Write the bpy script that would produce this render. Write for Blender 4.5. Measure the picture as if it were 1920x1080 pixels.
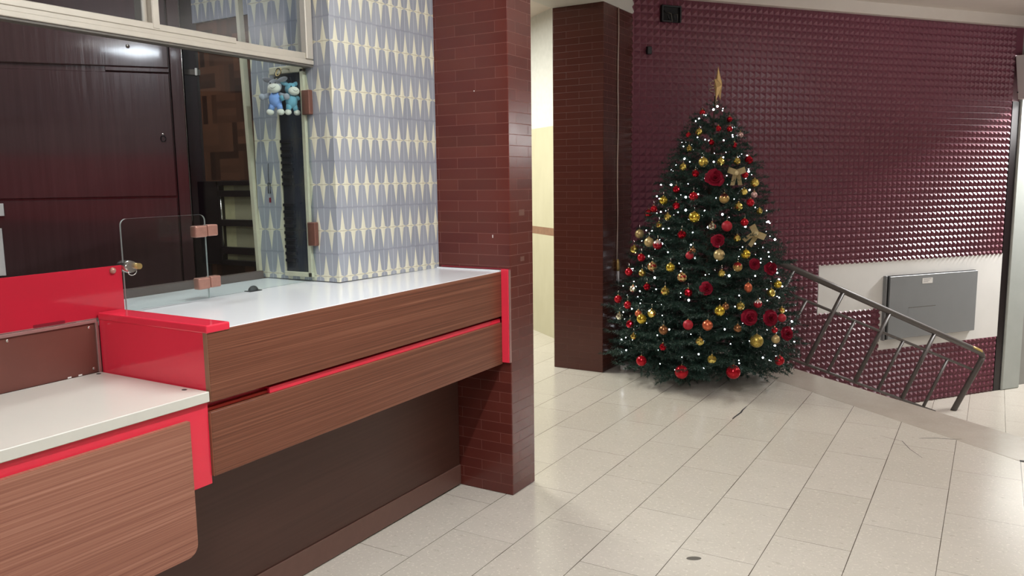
import bpy, bmesh, math, random
import numpy as np
from mathutils import Vector, Matrix

random.seed(7); RNG = np.random.default_rng(7)
SC = bpy.context.scene
COL = SC.collection
for o in list(bpy.data.objects):
    bpy.data.objects.remove(o)

# ------------------------------------------------------------------ camera
cd = bpy.data.cameras.new('camera')
cam = bpy.data.objects.new('camera', cd); COL.objects.link(cam)
cd.sensor_width = 36.0; cd.lens = 1509.698 / 1920 * 36.0
cd.clip_start = 0.05; cd.clip_end = 60
YAW, PITCH, ROLL = 0.540261, 0.1332, -0.0124257
fw = Vector((-math.sin(YAW)*math.cos(PITCH), math.cos(YAW)*math.cos(PITCH), -math.sin(PITCH)))
r0 = Vector((math.cos(YAW), math.sin(YAW), 0)); u0 = r0.cross(fw)
cr = math.cos(ROLL)*r0 + math.sin(ROLL)*u0
cu = -math.sin(ROLL)*r0 + math.cos(ROLL)*u0
cam.matrix_world = Matrix(((cr.x, cu.x, -fw.x, 0), (cr.y, cu.y, -fw.y, 0), (cr.z, cu.z, -fw.z, 1.5), (0, 0, 0, 1)))
SC.camera = cam

# ------------------------------------------------------------------ view, world, lamps
SC.view_settings.view_transform = 'Standard'
SC.view_settings.look = 'None'
SC.view_settings.gamma = 1.0
SC.view_settings.use_curve_mapping = False
SC.view_settings.exposure = 0.0
wd = bpy.data.worlds.new('world'); SC.world = wd; wd.use_nodes = True
wd.node_tree.nodes['Background'].inputs[0].default_value = (0.75, 0.82, 0.9, 1)
wd.node_tree.nodes['Background'].inputs[1].default_value = 0.12

WANG = math.radians(90) - 0.6517595          # heading of the pink wall in plan
def wf(w, y, z):                              # wall frame (along wall, into wall, up) -> world
    c, s = math.cos(WANG), math.sin(WANG)
    return Vector((c*w - s*y, s*w + c*y, z))

def area(name, loc, target, sx, sy, watts, col):
    l = bpy.data.lights.new(name, 'AREA'); l.shape = 'RECTANGLE'; l.size = sx; l.size_y = sy
    l.energy = watts; l.color = col
    o = bpy.data.objects.new(name, l); COL.objects.link(o); o.location = loc
    d = Vector(target) - Vector(loc)
    o.rotation_euler = d.to_track_quat('-Z', 'Y').to_euler()
    return o
def tube(name, loc, length, width, watts, col, rz=0.0):   # ceiling fluorescents and added fills, long side along local Y
    l = bpy.data.lights.new(name, 'AREA'); l.shape = 'RECTANGLE'; l.size = width; l.size_y = length
    l.energy = watts; l.color = col
    o = bpy.data.objects.new(name, l); COL.objects.link(o); o.location = loc; o.rotation_euler = (0, 0, rz)
    return o
WHITE = (0.965, 0.99, 1.0)
tube('hall_tube', (-0.85, 2.0, 2.9), 1.5, 0.06, 60, WHITE)
tube('hall_panel', (0.05, -0.55, 2.93), 0.55, 0.6, 48, WHITE)
tube('added_rear_fill', (-1.5, -2.5, 2.9), 1.2, 0.1, 46, WHITE)  # added fill behind the camera, brightens the red side panel and facing surfaces
for n_, x_, y_, z_, w_ in (('hall_tube_upward', -0.85, 2.0, 2.94, 30), ('hall_panel_upward', 0.03, -0.52, 2.94, 22), ('added_ceiling_fill', 1.65, 6.3, 1.85, 100)):   # upward share of the hall lamps; the last is an added ceiling fill
    o_ = tube(n_, (x_, y_, z_), 1.5, 0.1, w_, WHITE); o_.rotation_euler = (math.pi, 0, 0)
tube('booth_tube', (-3.35, 1.9, 2.95), 0.9, 0.08, 16, (0.97, 0.98, 1.0), 0.4)
tube('corridor_tube', (-4.6, 5.3, 2.98), 1.6, 0.3, 165, (1.0, 0.99, 0.9), 0.3)
area('landing_lamp', wf(8.9, 5.3, 2.62), wf(7.0, 5.2, 0.2), 0.6, 0.2, 190, (1.0, 0.98, 0.96))
area('lobby_lamp', wf(9.3, 4.45, 2.1), wf(4.5, 4.45, 1.3), 0.55, 0.4, 13, (1.0, 0.98, 0.96))

# ------------------------------------------------------------------ node helpers
def srgb(r, g, b):
    f = lambda c: (c/255/12.92) if c/255 <= 0.04045 else ((c/255+0.055)/1.055)**2.4
    return (f(r), f(g), f(b), 1)
class G:
    def __init__(s, name):
        s.m = bpy.data.materials.new(name); s.m.use_nodes = True
        s.t = s.m.node_tree; s.n = s.t.nodes; s.b = s.n['Principled BSDF']; s.out = s.n['Material Output']
    def new(s, t, **kw):
        x = s.n.new(t)
        for k, v in kw.items(): setattr(x, k, v)
        return x
    def put(s, sock, v):
        if isinstance(v, bpy.types.NodeSocket): s.t.links.new(v, sock)
        else: sock.default_value = v
    def f(s, op, a, b=0.0, c=0.0):
        x = s.new('ShaderNodeMath', operation=op)
        s.put(x.inputs[0], a); s.put(x.inputs[1], b); s.put(x.inputs[2], c)
        return x.outputs[0]
    def uv(s):
        x = s.new('ShaderNodeUVMap'); sep = s.new('ShaderNodeSeparateXYZ'); s.t.links.new(x.outputs[0], sep.inputs[0])
        return x.outputs[0], sep.outputs[0], sep.outputs[1]
    def vec(s, a, b, c=0.0):
        x = s.new('ShaderNodeCombineXYZ'); s.put(x.inputs[0], a); s.put(x.inputs[1], b); s.put(x.inputs[2], c); return x.outputs[0]
    def noise(s, vec, scale, detail=3.0, rough=0.55):
        x = s.new('ShaderNodeTexNoise'); s.put(x.inputs['Vector'], vec); x.inputs['Scale'].default_value = scale
        x.inputs['Detail'].default_value = detail; x.inputs['Roughness'].default_value = rough
        return x.outputs[0]
    def mix(s, fac, a, b):
        x = s.new('ShaderNodeMix', data_type='RGBA'); s.put(x.inputs[0], fac); s.put(x.inputs[6], a); s.put(x.inputs[7], b)
        return x.outputs[2]
    def ramp(s, fac, stops):
        x = s.new('ShaderNodeValToRGB'); s.put(x.inputs[0], fac); e = x.color_ramp.elements
        while len(e) < len(stops): e.new(0.5)
        for i, (p, c) in enumerate(stops): e[i].position = p; e[i].color = c
        return x.outputs[0]
    def bump(s, h, strength=0.3, dist=0.005):
        x = s.new('ShaderNodeBump'); x.inputs['Strength'].default_value = strength; x.inputs['Distance'].default_value = dist
        s.put(x.inputs['Height'], h); s.t.links.new(x.outputs[0], s.b.inputs['Normal'])
    def bs(s, **kw):
        for k, v in kw.items(): s.put(s.b.inputs[k.replace('_', ' ')], v)
        return s
def plain(name, col, rough=0.5, metal=0.0, var=0.06, scale=40, coat=0.0):
    g = G(name); tc = g.new('ShaderNodeTexCoord').outputs['Object']
    n = g.noise(tc, scale, 4)
    c0 = tuple(max(0, x*(1-var*2)) for x in col[:3])+(1,); c1 = tuple(min(1, x*(1+var)) for x in col[:3])+(1,)
    g.bs(Base_Color=g.mix(n, c0, c1), Roughness=rough, Metallic=metal, Coat_Weight=coat)
    return g.m

# ------------------------------------------------------------------ materials
def m_wood(name, c3):
    g = G(name); v, x, y = g.uv()
    a = g.noise(g.vec(g.f('MULTIPLY', x, 0.55), g.f('MULTIPLY', y, 170)), 1.0, 3, 0.6)
    b = g.noise(g.vec(g.f('MULTIPLY', x, 2.5), g.f('MULTIPLY', y, 480)), 1.0, 2, 0.6)
    t = g.f('ADD', g.f('MULTIPLY', a, 0.65), g.f('MULTIPLY', b, 0.35))
    c = g.ramp(t, [(0.30, c3[0]), (0.5, c3[1]), (0.70, c3[2])])
    g.bs(Base_Color=c, Roughness=0.38); g.b.inputs['Specular IOR Level'].default_value = 0.35
    return g.m
def m_kick():
    g = G('dark_brown_laminate'); v, x, y = g.uv()
    a = g.noise(g.vec(g.f('MULTIPLY', x, 1.2), g.f('MULTIPLY', y, 60)), 1.0, 3)
    g.bs(Base_Color=g.mix(a, srgb(74, 47, 40), srgb(98, 66, 56)), Roughness=0.42)
    return g.m
def m_brick(name, c0, c1, grout, phase=0.0):
    g = G(name); v, x, y = g.uv()
    br = g.new('ShaderNodeTexBrick'); br.offset = 0.5; br.squash = 1
    g.put(br.inputs['Vector'], g.vec(g.f('ADD', x, phase), y))
    br.inputs['Scale'].default_value = 1.0; br.inputs['Mortar Size'].default_value = 0.0012; br.inputs['Mortar Smooth'].default_value = 0.2
    br.inputs['Brick Width'].default_value = 0.217; br.inputs['Row Height'].default_value = 0.0502
    br.inputs['Color1'].default_value = c0; br.inputs['Color2'].default_value = c1; br.inputs['Mortar'].default_value = grout
    n = g.noise(v, 6, 4)
    c = g.mix(g.f('MULTIPLY', n, 0.5), br.outputs[0], c0)
    g.bs(Base_Color=c, Roughness=g.f('ADD', g.f('MULTIPLY', n, 0.12), g.f('ADD', g.f('MULTIPLY', br.outputs['Fac'], 0.3), 0.16)))
    n2 = g.noise(v, 9, 2)
    g.bump(g.f('ADD', g.f('MULTIPLY', br.outputs['Fac'], -1.0), g.f('MULTIPLY', n2, 0.4)), 0.2, 0.002)
    return g.m
def m_star(name, pitch, phase=0.0):
    # blue-grey relief tiles with rows of cream four-pointed stars; u along the wall, v up
    g = G(name); v, x, y = g.uv()
    H, Z0 = 0.1935, 1.104
    s = g.f('DIVIDE', g.f('SUBTRACT', y, Z0), H)
    row = g.f('FLOOR', g.f('ADD', s, 0.5))
    a = g.f('MULTIPLY', g.f('ABSOLUTE', g.f('SUBTRACT', s, row)), 2.0)
    par = g.f('ABSOLUTE', g.f('MODULO', row, 2.0))
    uu = g.f('ADD', g.f('ADD', g.f('DIVIDE', x, pitch), phase), g.f('ADD', g.f('MULTIPLY', par, 0.5), 100.5))
    fu = g.f('SUBTRACT', g.f('FRACT', uu), 0.5)
    b = g.f('ABSOLUTE', fu)
    sp = g.f('SUBTRACT', g.f('MULTIPLY', g.f('POWER', g.f('MAXIMUM', g.f('SUBTRACT', 1.0, g.f('DIVIDE', a, 0.96)), 0.0), 1.1), 0.235), b)
    arm = g.f('SUBTRACT', g.f('SUBTRACT', 0.115, g.f('MULTIPLY', b, 0.215)), a)
    star = g.f('GREATER_THAN', g.f('MAXIMUM', sp, arm), 0.0)
    edge = g.f('LESS_THAN', g.f('ABSOLUTE', g.f('SUBTRACT', b, 0.5)), 0.022)
    seam = g.f('GREATER_THAN', a, 0.965)
    cross = g.f('LESS_THAN', a, 0.02)
    tile_id = g.new('ShaderNodeTexWhiteNoise', noise_dimensions='2D')
    g.put(tile_id.inputs['Vector'], g.vec(g.f('FLOOR', g.f('ADD', uu, 0.5)), g.f('FLOOR', s)))
    n = g.noise(v, 14, 4)
    blue = g.mix(tile_id.outputs[0], srgb(146, 149, 158), srgb(160, 163, 171))
    blue = g.mix(g.f('MULTIPLY', n, 0.45), blue, srgb(140, 149, 156))
    # cream stars, pale tile edges, faint seams, a thin line across each star
    c = g.mix(star, blue, srgb(216, 213, 192))
    c = g.mix(g.f('MULTIPLY', edge, 0.55), c, srgb(205, 208, 214))
    c = g.mix(g.f('MULTIPLY', seam, 0.3), c, srgb(120, 122, 135))
    c = g.mix(g.f('MULTIPLY', cross, 0.5), c, srgb(150, 140, 120))
    g.bs(Base_Color=c, Roughness=0.22)
    h = g.f('MAXIMUM', g.f('MULTIPLY', g.f('MAXIMUM', sp, 0.0), 3.0), g.f('MULTIPLY', g.f('MAXIMUM', arm, 0.0), 3.0))
    h = g.f('ADD', h, g.f('MULTIPLY', g.f('SUBTRACT', 0.5, b), 0.5))
    g.bump(g.f('ADD', h, g.f('MULTIPLY', seam, -0.1)), 0.35, 0.006)
    return g.m
def m_floor():
    g = G('beige_floor_tile'); v, x, y = g.uv()
    cu_ = g.f('DIVIDE', g.f('ADD', x, 1.64+30.5), 0.305)
    ci = g.f('FLOOR', cu_); fx = g.f('SUBTRACT', cu_, ci)
    par = g.f('MODULO', ci, 2.0)
    yy = g.f('DIVIDE', g.f('ADD', g.f('ADD', y, -2.72+61.1), g.f('MULTIPLY', g.f('SUBTRACT', 1.0, par), -0.305)), 0.611)
    yi = g.f('FLOOR', yy); fy = g.f('SUBTRACT', yy, yi)
    ex = g.f('MULTIPLY', g.f('MINIMUM', fx, g.f('SUBTRACT', 1.0, fx)), 0.305)
    ey = g.f('MULTIPLY', g.f('MINIMUM', fy, g.f('SUBTRACT', 1.0, fy)), 0.611)
    wob = g.f('MULTIPLY', g.noise(v, 3.0, 2), 0.0028)
    jx = g.f('LESS_THAN', ex, g.f('ADD', wob, 0.0002)); jy = g.f('LESS_THAN', ey, g.f('SUBTRACT', wob, 0.0001))
    joint = g.f('MAXIMUM', jx, g.f('MULTIPLY', jy, 0.7))
    wn = g.new('ShaderNodeTexWhiteNoise', noise_dimensions='2D'); g.put(wn.inputs['Vector'], g.vec(ci, yi))
    n1 = g.noise(v, 5.5, 5, 0.65); n2 = g.noise(v, 70, 3, 0.7); n3 = g.noise(g.vec(g.f('MULTIPLY', x, 22), g.f('MULTIPLY', y, 40)), 1.0, 4, 0.7)
    c = g.mix(wn.outputs[0], srgb(196, 190, 179), srgb(202, 196, 186))
    c = g.mix(g.f('MULTIPLY', n1, 0.55), c, srgb(176, 171, 160))
    sp = g.f('GREATER_THAN', n2, 0.60)
    c = g.mix(g.f('MULTIPLY', sp, 0.5), c, srgb(222, 218, 205))
    sp2 = g.f('GREATER_THAN', n3, 0.63)
    c = g.mix(g.f('MULTIPLY', sp2, 0.4), c, srgb(160, 154, 140))
    c = g.mix(g.f('MULTIPLY', joint, 0.9), c, srgb(74, 66, 56))
    g.bs(Base_Color=c, Roughness=g.f('ADD', 0.13, g.f('MULTIPLY', n1, 0.14)))
    g.b.inputs['Specular IOR Level'].default_value = 0.5
    g.bump(g.f('ADD', g.f('MULTIPLY', joint, -1.0), g.f('MULTIPLY', g.noise(v, 1.7, 2), 0.5)), 0.12, 0.002)
    return g.m
def m_strip():
    g = G('grey_beige_step_tile'); v, x, y = g.uv()
    n1 = g.noise(v, 4, 5, 0.65); n2 = g.noise(v, 60, 3, 0.7)
    c = g.mix(n1, srgb(160, 152, 141), srgb(188, 180, 168))
    c = g.mix(g.f('MULTIPLY', g.f('GREATER_THAN', n2, 0.6), 0.2), c, srgb(205, 200, 190))
    g.bs(Base_Color=c, Roughness=0.2)
    return g.m
def m_pink():
    g = G('maroon_pyramid_paint'); tc = g.new('ShaderNodeTexCoord').outputs['Object']
    n = g.noise(tc, 1.1, 4); n2 = g.noise(tc, 55, 3)
    c = g.mix(n, srgb(110, 58, 72), srgb(126, 70, 84))
    c = g.mix(g.f('MULTIPLY', n2, 0.25), c, srgb(94, 46, 62))
    g.bs(Base_Color=c, Roughness=0.3)
    return g.m
def m_marble():
    g = G('corridor_cream_marble'); v, x, y = g.uv()
    n = g.noise(g.vec(g.f('MULTIPLY', x, 9), g.f('MULTIPLY', y, 3)), 1.0, 6, 0.6); n2 = g.noise(v, 20, 4)
    cream = g.mix(n, srgb(174, 169, 140), srgb(198, 194, 168))
    cream = g.mix(g.f('MULTIPLY', n2, 0.3), cream, srgb(190, 184, 152))
    white = g.mix(n2, srgb(192, 193, 186), srgb(216, 216, 211))
    band = g.f('MULTIPLY', g.f('GREATER_THAN', y, 0.975), g.f('LESS_THAN', y, 1.048))
    up = g.f('GREATER_THAN', y, 1.99)
    c = g.mix(up, cream, white); c = g.mix(band, c, g.mix(n2, srgb(112, 78, 56), srgb(150, 112, 86)))
    g.bs(Base_Color=c, Roughness=0.3)
    return g.m
def m_parquet():
    g = G('booth_parquet_wood'); v, x, y = g.uv()
    S = 0.152
    ix = g.f('FLOOR', g.f('DIVIDE', x, S)); iy = g.f('FLOOR', g.f('DIVIDE', y, S))
    par = g.f('ABSOLUTE', g.f('MODULO', g.f('ADD', g.f('ADD', ix, iy), 200.0), 2.0))
    along = g.f('ADD', g.f('MULTIPLY', x, par), g.f('MULTIPLY', y, g.f('SUBTRACT', 1.0, par)))
    st = g.f('FLOOR', g.f('DIVIDE', along, S/4))
    wn = g.new('ShaderNodeTexWhiteNoise', noise_dimensions='3D'); g.put(wn.inputs['Vector'], g.vec(ix, iy, st))
    g.bs(Base_Color=g.mix(wn.outputs[0], srgb(52, 32, 28), srgb(104, 68, 52)), Roughness=0.32)
    return g.m
def m_cabinet():
    g = G('glossy_dark_cabinet_wood'); v, x, y = g.uv()
    a = g.noise(g.vec(g.f('MULTIPLY', x, 40), g.f('MULTIPLY', y, 1.5)), 1.0, 4)
    g.bs(Base_Color=g.mix(a, srgb(58, 40, 42), srgb(80, 58, 58)), Roughness=0.2, Coat_Weight=1.0, Coat_Roughness=0.06)
    n2 = g.noise(g.vec(g.f('MULTIPLY', x, 38), g.f('MULTIPLY', y, 2.2)), 1.0, 2); g.bump(n2, 0.10, 0.01)
    return g.m
def m_plaster(name, c0, c1, rough=0.7, scale=6):
    g = G(name); tc = g.new('ShaderNodeTexCoord').outputs['Object']
    n = g.noise(tc, scale, 5, 0.6)
    g.bs(Base_Color=g.mix(n, c0, c1), Roughness=rough); g.bump(g.noise(tc, 60, 3), 0.1, 0.002)
    return g.m
def m_glass(name, tint=(0.93, 0.97, 0.96, 1)):
    g = G(name); g.n.remove(g.b)
    tr = g.new('ShaderNodeBsdfTransparent'); tr.inputs[0].default_value = tint
    gl = g.new('ShaderNodeBsdfGlossy'); gl.inputs['Roughness'].default_value = 0.02
    fr = g.new('ShaderNodeFresnel'); geo = g.new('ShaderNodeNewGeometry')
    g.put(fr.inputs[0], g.f('ADD', g.f('MULTIPLY', geo.outputs['Backfacing'], 1/1.4-1.4), 1.4))   # same sheet seen from either face
    mx = g.new('ShaderNodeMixShader'); g.t.links.new(fr.outputs[0], mx.inputs[0])
    g.t.links.new(tr.outputs[0], mx.inputs[1]); g.t.links.new(gl.outputs[0], mx.inputs[2])
    g.t.links.new(mx.outputs[0], g.out.inputs[0])
    return g.m
def m_emit(name, col, s):
    g = G(name); g.bs(Base_Color=col, Emission_Color=col, Emission_Strength=s); return g.m
def m_needle():
    g = G('artificial_pine_needles'); tc = g.new('ShaderNodeTexCoord').outputs['Object']
    n = g.noise(tc, 9, 3)
    g.bs(Base_Color=g.mix(n, srgb(16, 40, 34), srgb(36, 70, 56)), Roughness=0.5)
    return g.m
def m_ball_pattern(name, base, other, scale, metal=0.85, rough=0.25, cut=0.5, top=False):
    g = G(name); tc = g.new('ShaderNodeTexCoord').outputs['Object']
    if top:
        sep = g.new('ShaderNodeSeparateXYZ'); g.put(sep.inputs[0], tc)
        wv = g.f('MULTIPLY', g.f('SINE', g.f('MULTIPLY', sep.outputs[0], 380.0)), 0.006)
        fac = g.f('GREATER_THAN', g.f('ADD', sep.outputs[2], wv), 0.012)
    else:
        fac = g.f('GREATER_THAN', g.noise(tc, scale, 2), cut)
    g.bs(Base_Color=g.mix(fac, base, other), Metallic=metal, Roughness=rough)
    return g.m

M = {}
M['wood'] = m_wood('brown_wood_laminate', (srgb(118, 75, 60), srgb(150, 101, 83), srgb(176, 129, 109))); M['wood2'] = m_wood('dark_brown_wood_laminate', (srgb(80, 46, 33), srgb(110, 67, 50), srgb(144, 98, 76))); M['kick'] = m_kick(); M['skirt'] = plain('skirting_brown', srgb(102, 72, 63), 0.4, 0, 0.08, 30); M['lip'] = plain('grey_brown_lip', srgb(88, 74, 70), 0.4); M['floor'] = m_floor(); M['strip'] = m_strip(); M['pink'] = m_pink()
M['brick'] = m_brick('red_brown_glazed_brick', srgb(86, 37, 31), srgb(100, 47, 39), srgb(126, 80, 70), 0.02)
M['brick2'] = m_brick('dark_brown_glazed_brick', srgb(74, 38, 32), srgb(80, 42, 35), srgb(88, 52, 43), 0.05)
M['star_main'] = m_star('star_tile_counter_face', 0.0605, -2.511/0.0605); M['star_ret'] = m_star('star_tile_return_face', 0.0715, 2.352/0.0715); M['star_back'] = m_star('star_tile_booth_back', 0.065)
M['marble'] = m_marble(); M['parquet'] = m_parquet(); M['cab'] = m_cabinet()
M['ceil'] = m_plaster('ceiling_plaster', srgb(196, 184, 174), srgb(206, 196, 186)); M['beam'] = m_plaster('beam_plaster', srgb(180, 176, 168), srgb(192, 188, 180))
M['wallpaint'] = m_plaster('pale_wall_paint', srgb(196, 192, 182), srgb(208, 204, 195)); M['patch'] = m_plaster('white_patch_plaster', srgb(220, 220, 217), srgb(234, 233, 230), 0.6, 3)
M['jamb'] = m_plaster('pale_grey_jamb_paint', srgb(164, 170, 166), srgb(178, 183, 179), 0.5); M['greywall'] = m_plaster('grey_wall_paint', srgb(138, 138, 134), srgb(150, 150, 146))
M['white'] = plain('white_laminate_top', srgb(226, 229, 232), 0.16, 0, 0.01, 3); M['cream'] = plain('cream_laminate_top', srgb(206, 206, 197), 0.22, 0, 0.02, 4)
M['red'] = plain('red_laminate', srgb(226, 52, 74), 0.1, 0, 0.04, 5); M['redscreen'] = plain('red_acrylic_sheet', srgb(176, 36, 53), 0.08, 0, 0.02, 3)
M['orange'] = plain('orange_red_edge', srgb(176, 52, 38), 0.4, 0, 0.1, 20); M['brownboard'] = plain('brown_board', srgb(104, 62, 54), 0.35, 0, 0.08, 12)
M['darkred'] = plain('dark_red_trim', srgb(120, 26, 40), 0.35); M['edgewood'] = plain('laminate_edge_brown', srgb(142, 100, 76), 0.5)
M['alu'] = plain('cream_aluminium_frame', srgb(192, 186, 174), 0.38, 0.35, 0.05, 15); M['alu_dark'] = plain('dark_grey_and_rail_shadow', srgb(96, 92, 86), 0.5)
M['palealu'] = plain('pale_yellowed_frame', srgb(206, 200, 176), 0.45, 0.1, 0.08, 30); M['trimmetal'] = plain('pink_grey_metal_trim', srgb(176, 142, 138), 0.35, 0.6)
M['glass'] = m_glass('clear_glass'); M['glassedge'] = plain('glass_edge', srgb(186, 198, 196), 0.2, 0.2, 0.05)
M['smoke'] = m_glass('dark_booth_glass', (0.82, 0.85, 0.88, 1))
M['hinge'] = plain('coppery_hinge_plate', srgb(170, 126, 112), 0.38, 0.45, 0.12, 60); M['hingebrown'] = plain('brown_hinge_plate', srgb(112, 74, 62), 0.45, 0.2)
M['brass'] = plain('brass', srgb(196, 168, 110), 0.3, 0.8); M['chrome'] = plain('worn_chrome', srgb(200, 196, 190), 0.2, 0.9)
M['black'] = plain('black_rubber', srgb(24, 24, 27), 0.5); M['blackwood'] = plain('black_painted_wood', srgb(30, 22, 25), 0.3); M['void'] = plain('dark_void', srgb(20, 18, 20), 0.8)
M['navy'] = plain('dark_blue_grey_panel', srgb(30, 34, 44), 0.25); M['slat'] = plain('dark_slat', srgb(18, 20, 28), 0.35)
M['steel'] = plain('grey_brown_rail_paint', srgb(86, 80, 77), 0.45, 0.0, 0.08, 25); M['worn'] = plain('worn_yellow_rail_paint', srgb(176, 150, 84), 0.4, 0.2)
M['panelgrey'] = plain('grey_steel_panel', srgb(140, 143, 145), 0.42, 0.1, 0.03, 6); M['paper'] = plain('white_paper', srgb(226, 224, 220), 0.7); M['ink'] = plain('faded_print', srgb(150, 146, 150), 0.7)
M['wire'] = plain('dirty_white_cable', srgb(186, 170, 158), 0.5); M['plugwhite'] = plain('white_plastic', srgb(206, 204, 204), 0.4)
M['bark'] = plain('brown_trunk', srgb(60, 44, 34), 0.8); M['needle'] = m_needle(); M['tip'] = plain('dark_metal_stand', srgb(26, 30, 30), 0.45, 0.3)
M['greenwire'] = plain('dark_green_wire', srgb(20, 40, 30), 0.5); M['bulb'] = m_emit('cool_white_bulb', (0.86, 0.92, 1.0, 1), 11.0)
M['b_red'] = plain('glossy_red_bauble', srgb(186, 20, 38), 0.1, 0.55, 0.05, 20); M['b_redmatte'] = plain('matte_red_bauble', srgb(172, 26, 44), 0.5, 0.1)
M['b_redfacet'] = plain('faceted_red_bauble', srgb(190, 26, 46), 0.08, 0.85); M['b_gold'] = plain('satin_gold_bauble', srgb(206, 178, 84), 0.32, 0.75)
M['b_shinygold'] = plain('shiny_gold_bauble', srgb(222, 194, 72), 0.16, 0.85); M['b_goldfacet'] = plain('faceted_gold_bauble', srgb(226, 204, 112), 0.08, 0.92)
M['b_silverfacet'] = plain('faceted_silver_bauble', srgb(222, 220, 196), 0.08, 0.92); M['b_champagne'] = plain('champagne_bauble', srgb(196, 174, 122), 0.38, 0.5, 0.12, 160)
M['b_pink'] = plain('pale_pink_bauble', srgb(214, 176, 172), 0.15, 0.6); M['b_bronze'] = plain('bronze_bauble', srgb(146, 100, 66), 0.25, 0.75); M['b_copper'] = plain('copper_bauble', srgb(206, 106, 72), 0.3, 0.6)
M['b_glitter'] = m_ball_pattern('glitter_gold_bauble', srgb(210, 186, 96), srgb(150, 128, 56), 220, 0.7, 0.35)
M['b_goldred'] = m_ball_pattern('gold_bauble_red_pattern', srgb(212, 184, 122), srgb(140, 30, 34), 60, 0.7, 0.25, 0.53)
M['b_golddark'] = m_ball_pattern('gold_bauble_dark_top', srgb(196, 164, 104), srgb(78, 30, 26), 60, 0.7, 0.3, 0.5, True)
M['b_goldflame'] = m_ball_pattern('gold_bauble_flame_top', srgb(192, 156, 96), srgb(150, 26, 36), 60, 0.7, 0.3, 0.5, True)
M['b_redsilver'] = m_ball_pattern('red_bauble_silver_top', srgb(160, 24, 42), srgb(206, 192, 188), 60, 0.5, 0.25, 0.5, True)
M['rose'] = plain('red_velvet', srgb(184, 22, 62), 0.7, 0, 0.15, 80); M['bow'] = plain('gold_fabric_ribbon', srgb(232, 213, 164), 0.5, 0.1, 0.1, 60)
M['star'] = plain('gold_glitter_star', srgb(204, 170, 112), 0.4, 0.45, 0.18, 150)
M['plush_grey'] = plain('grey_plush', srgb(166, 170, 182), 0.95, 0, 0.1, 120); M['plush_cream'] = plain('cream_plush', srgb(222, 220, 210), 0.95, 0, 0.05, 120)
M['plush_blue'] = plain('blue_plush', srgb(126, 160, 222), 0.95, 0, 0.08, 120); M['plush_teal'] = plain('teal_plush', srgb(112, 170, 192), 0.95, 0, 0.08, 120)
M['shutter'] = plain('white_painted_box', srgb(206, 200, 198), 0.45, 0, 0.03, 6); M['shade'] = plain('pale_green_reflector', srgb(222, 232, 222), 0.4)
M['creampane'] = plain('cream_wall_seen_through_louvre', srgb(166, 160, 132), 0.6); M['creampane2'] = plain('mottled_cream_stone', srgb(196, 190, 148), 0.6, 0, 0.12, 30)

# ------------------------------------------------------------------ object helpers
BASE = {}
def link(name, me, parent=None, rot=0.0):
    o = bpy.data.objects.new(name, me); COL.objects.link(o)
    if parent is not None: o.parent = parent
    else: o.rotation_euler = (0, 0, rot)
    return o
def tag(o, label=None, cat=None, group=None, kind=None):
    if label: o['label'] = label
    if cat: o['category'] = cat
    if group: o['group'] = group
    if kind: o['kind'] = kind
    return o
def thing(name, base, label, cat, group=None, rot=0.0):
    o = bpy.data.objects.new(name, None); COL.objects.link(o); o.empty_display_size = 0.1
    b = Vector(base)
    o.location = Matrix.Rotation(rot, 3, 'Z') @ b; o.rotation_euler = (0, 0, rot)
    BASE[o.name] = b
    return tag(o, label, cat, group)
def structure(name, base=(0, 0, 0), rot=0.0, label=None):
    o = thing(name, base, label, None, None, rot); o['kind'] = 'structure'; return o
def boxuv(me):
    n = len(me.polygons)
    uvl = me.uv_layers.new(name='UVMap')
    co = np.empty(len(me.vertices)*3); me.vertices.foreach_get('co', co); co = co.reshape(-1, 3)
    for p in me.polygons:
        a = np.abs(np.array(p.normal)); k = int(a.argmax())
        i, j = ((1, 2), (0, 2), (0, 1))[k]
        for li in p.loop_indices:
            q = co[me.loops[li].vertex_index]; uvl.data[li].uv = (q[i], q[j])
def from_bm(name, bm, mat, parent=None, rot=0.0, smooth=False, kind=None, uv=True):
    """mesh built in frame coordinates; when a thing parents it the base is taken off"""
    me = bpy.data.meshes.new(name)
    bm.normal_update(); bm.to_mesh(me); bm.free()
    for m_ in (mat if isinstance(mat, (list, tuple)) else [mat]): me.materials.append(m_)
    if uv: boxuv(me)
    if smooth:
        for p in me.polygons: p.use_smooth = True
    off = None
    q = parent
    while q is not None:
        if q.name in BASE: off = BASE[q.name]; break
        q = q.parent
    if off is not None: me.transform(Matrix.Translation(-off))
    o = link(name, me, parent, rot)
    if kind: o['kind'] = kind
    return o
def bm_box(bm, x, y, z, bevel=0.0, seg=1, shear=0.0, mi=0):
    vs = [bm.verts.new((a, b, c)) for a in x for b in y for c in z]
    F = ((0, 1, 3, 2), (4, 6, 7, 5), (0, 4, 5, 1), (2, 3, 7, 6), (0, 2, 6, 4), (1, 5, 7, 3))
    fs = [bm.faces.new([vs[i] for i in f]) for f in F]
    for f_ in fs: f_.material_index = mi
    if bevel > 0:
        es = list({e for f_ in fs for e in f_.edges})
        bmesh.ops.bevel(bm, geom=es, offset=bevel, segments=seg, profile=0.5, affect='EDGES', clamp_overlap=True)
    return bm
def box(name, x, y, z, mat, parent=None, bevel=0.0, seg=1, rot=0.0, kind=None, smooth=False):
    bm = bmesh.new(); bm_box(bm, sorted(x), sorted(y), sorted(z), bevel, seg)
    bmesh.ops.recalc_face_normals(bm, faces=bm.faces)
    return from_bm(name, bm, mat, parent, rot, smooth, kind)
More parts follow.
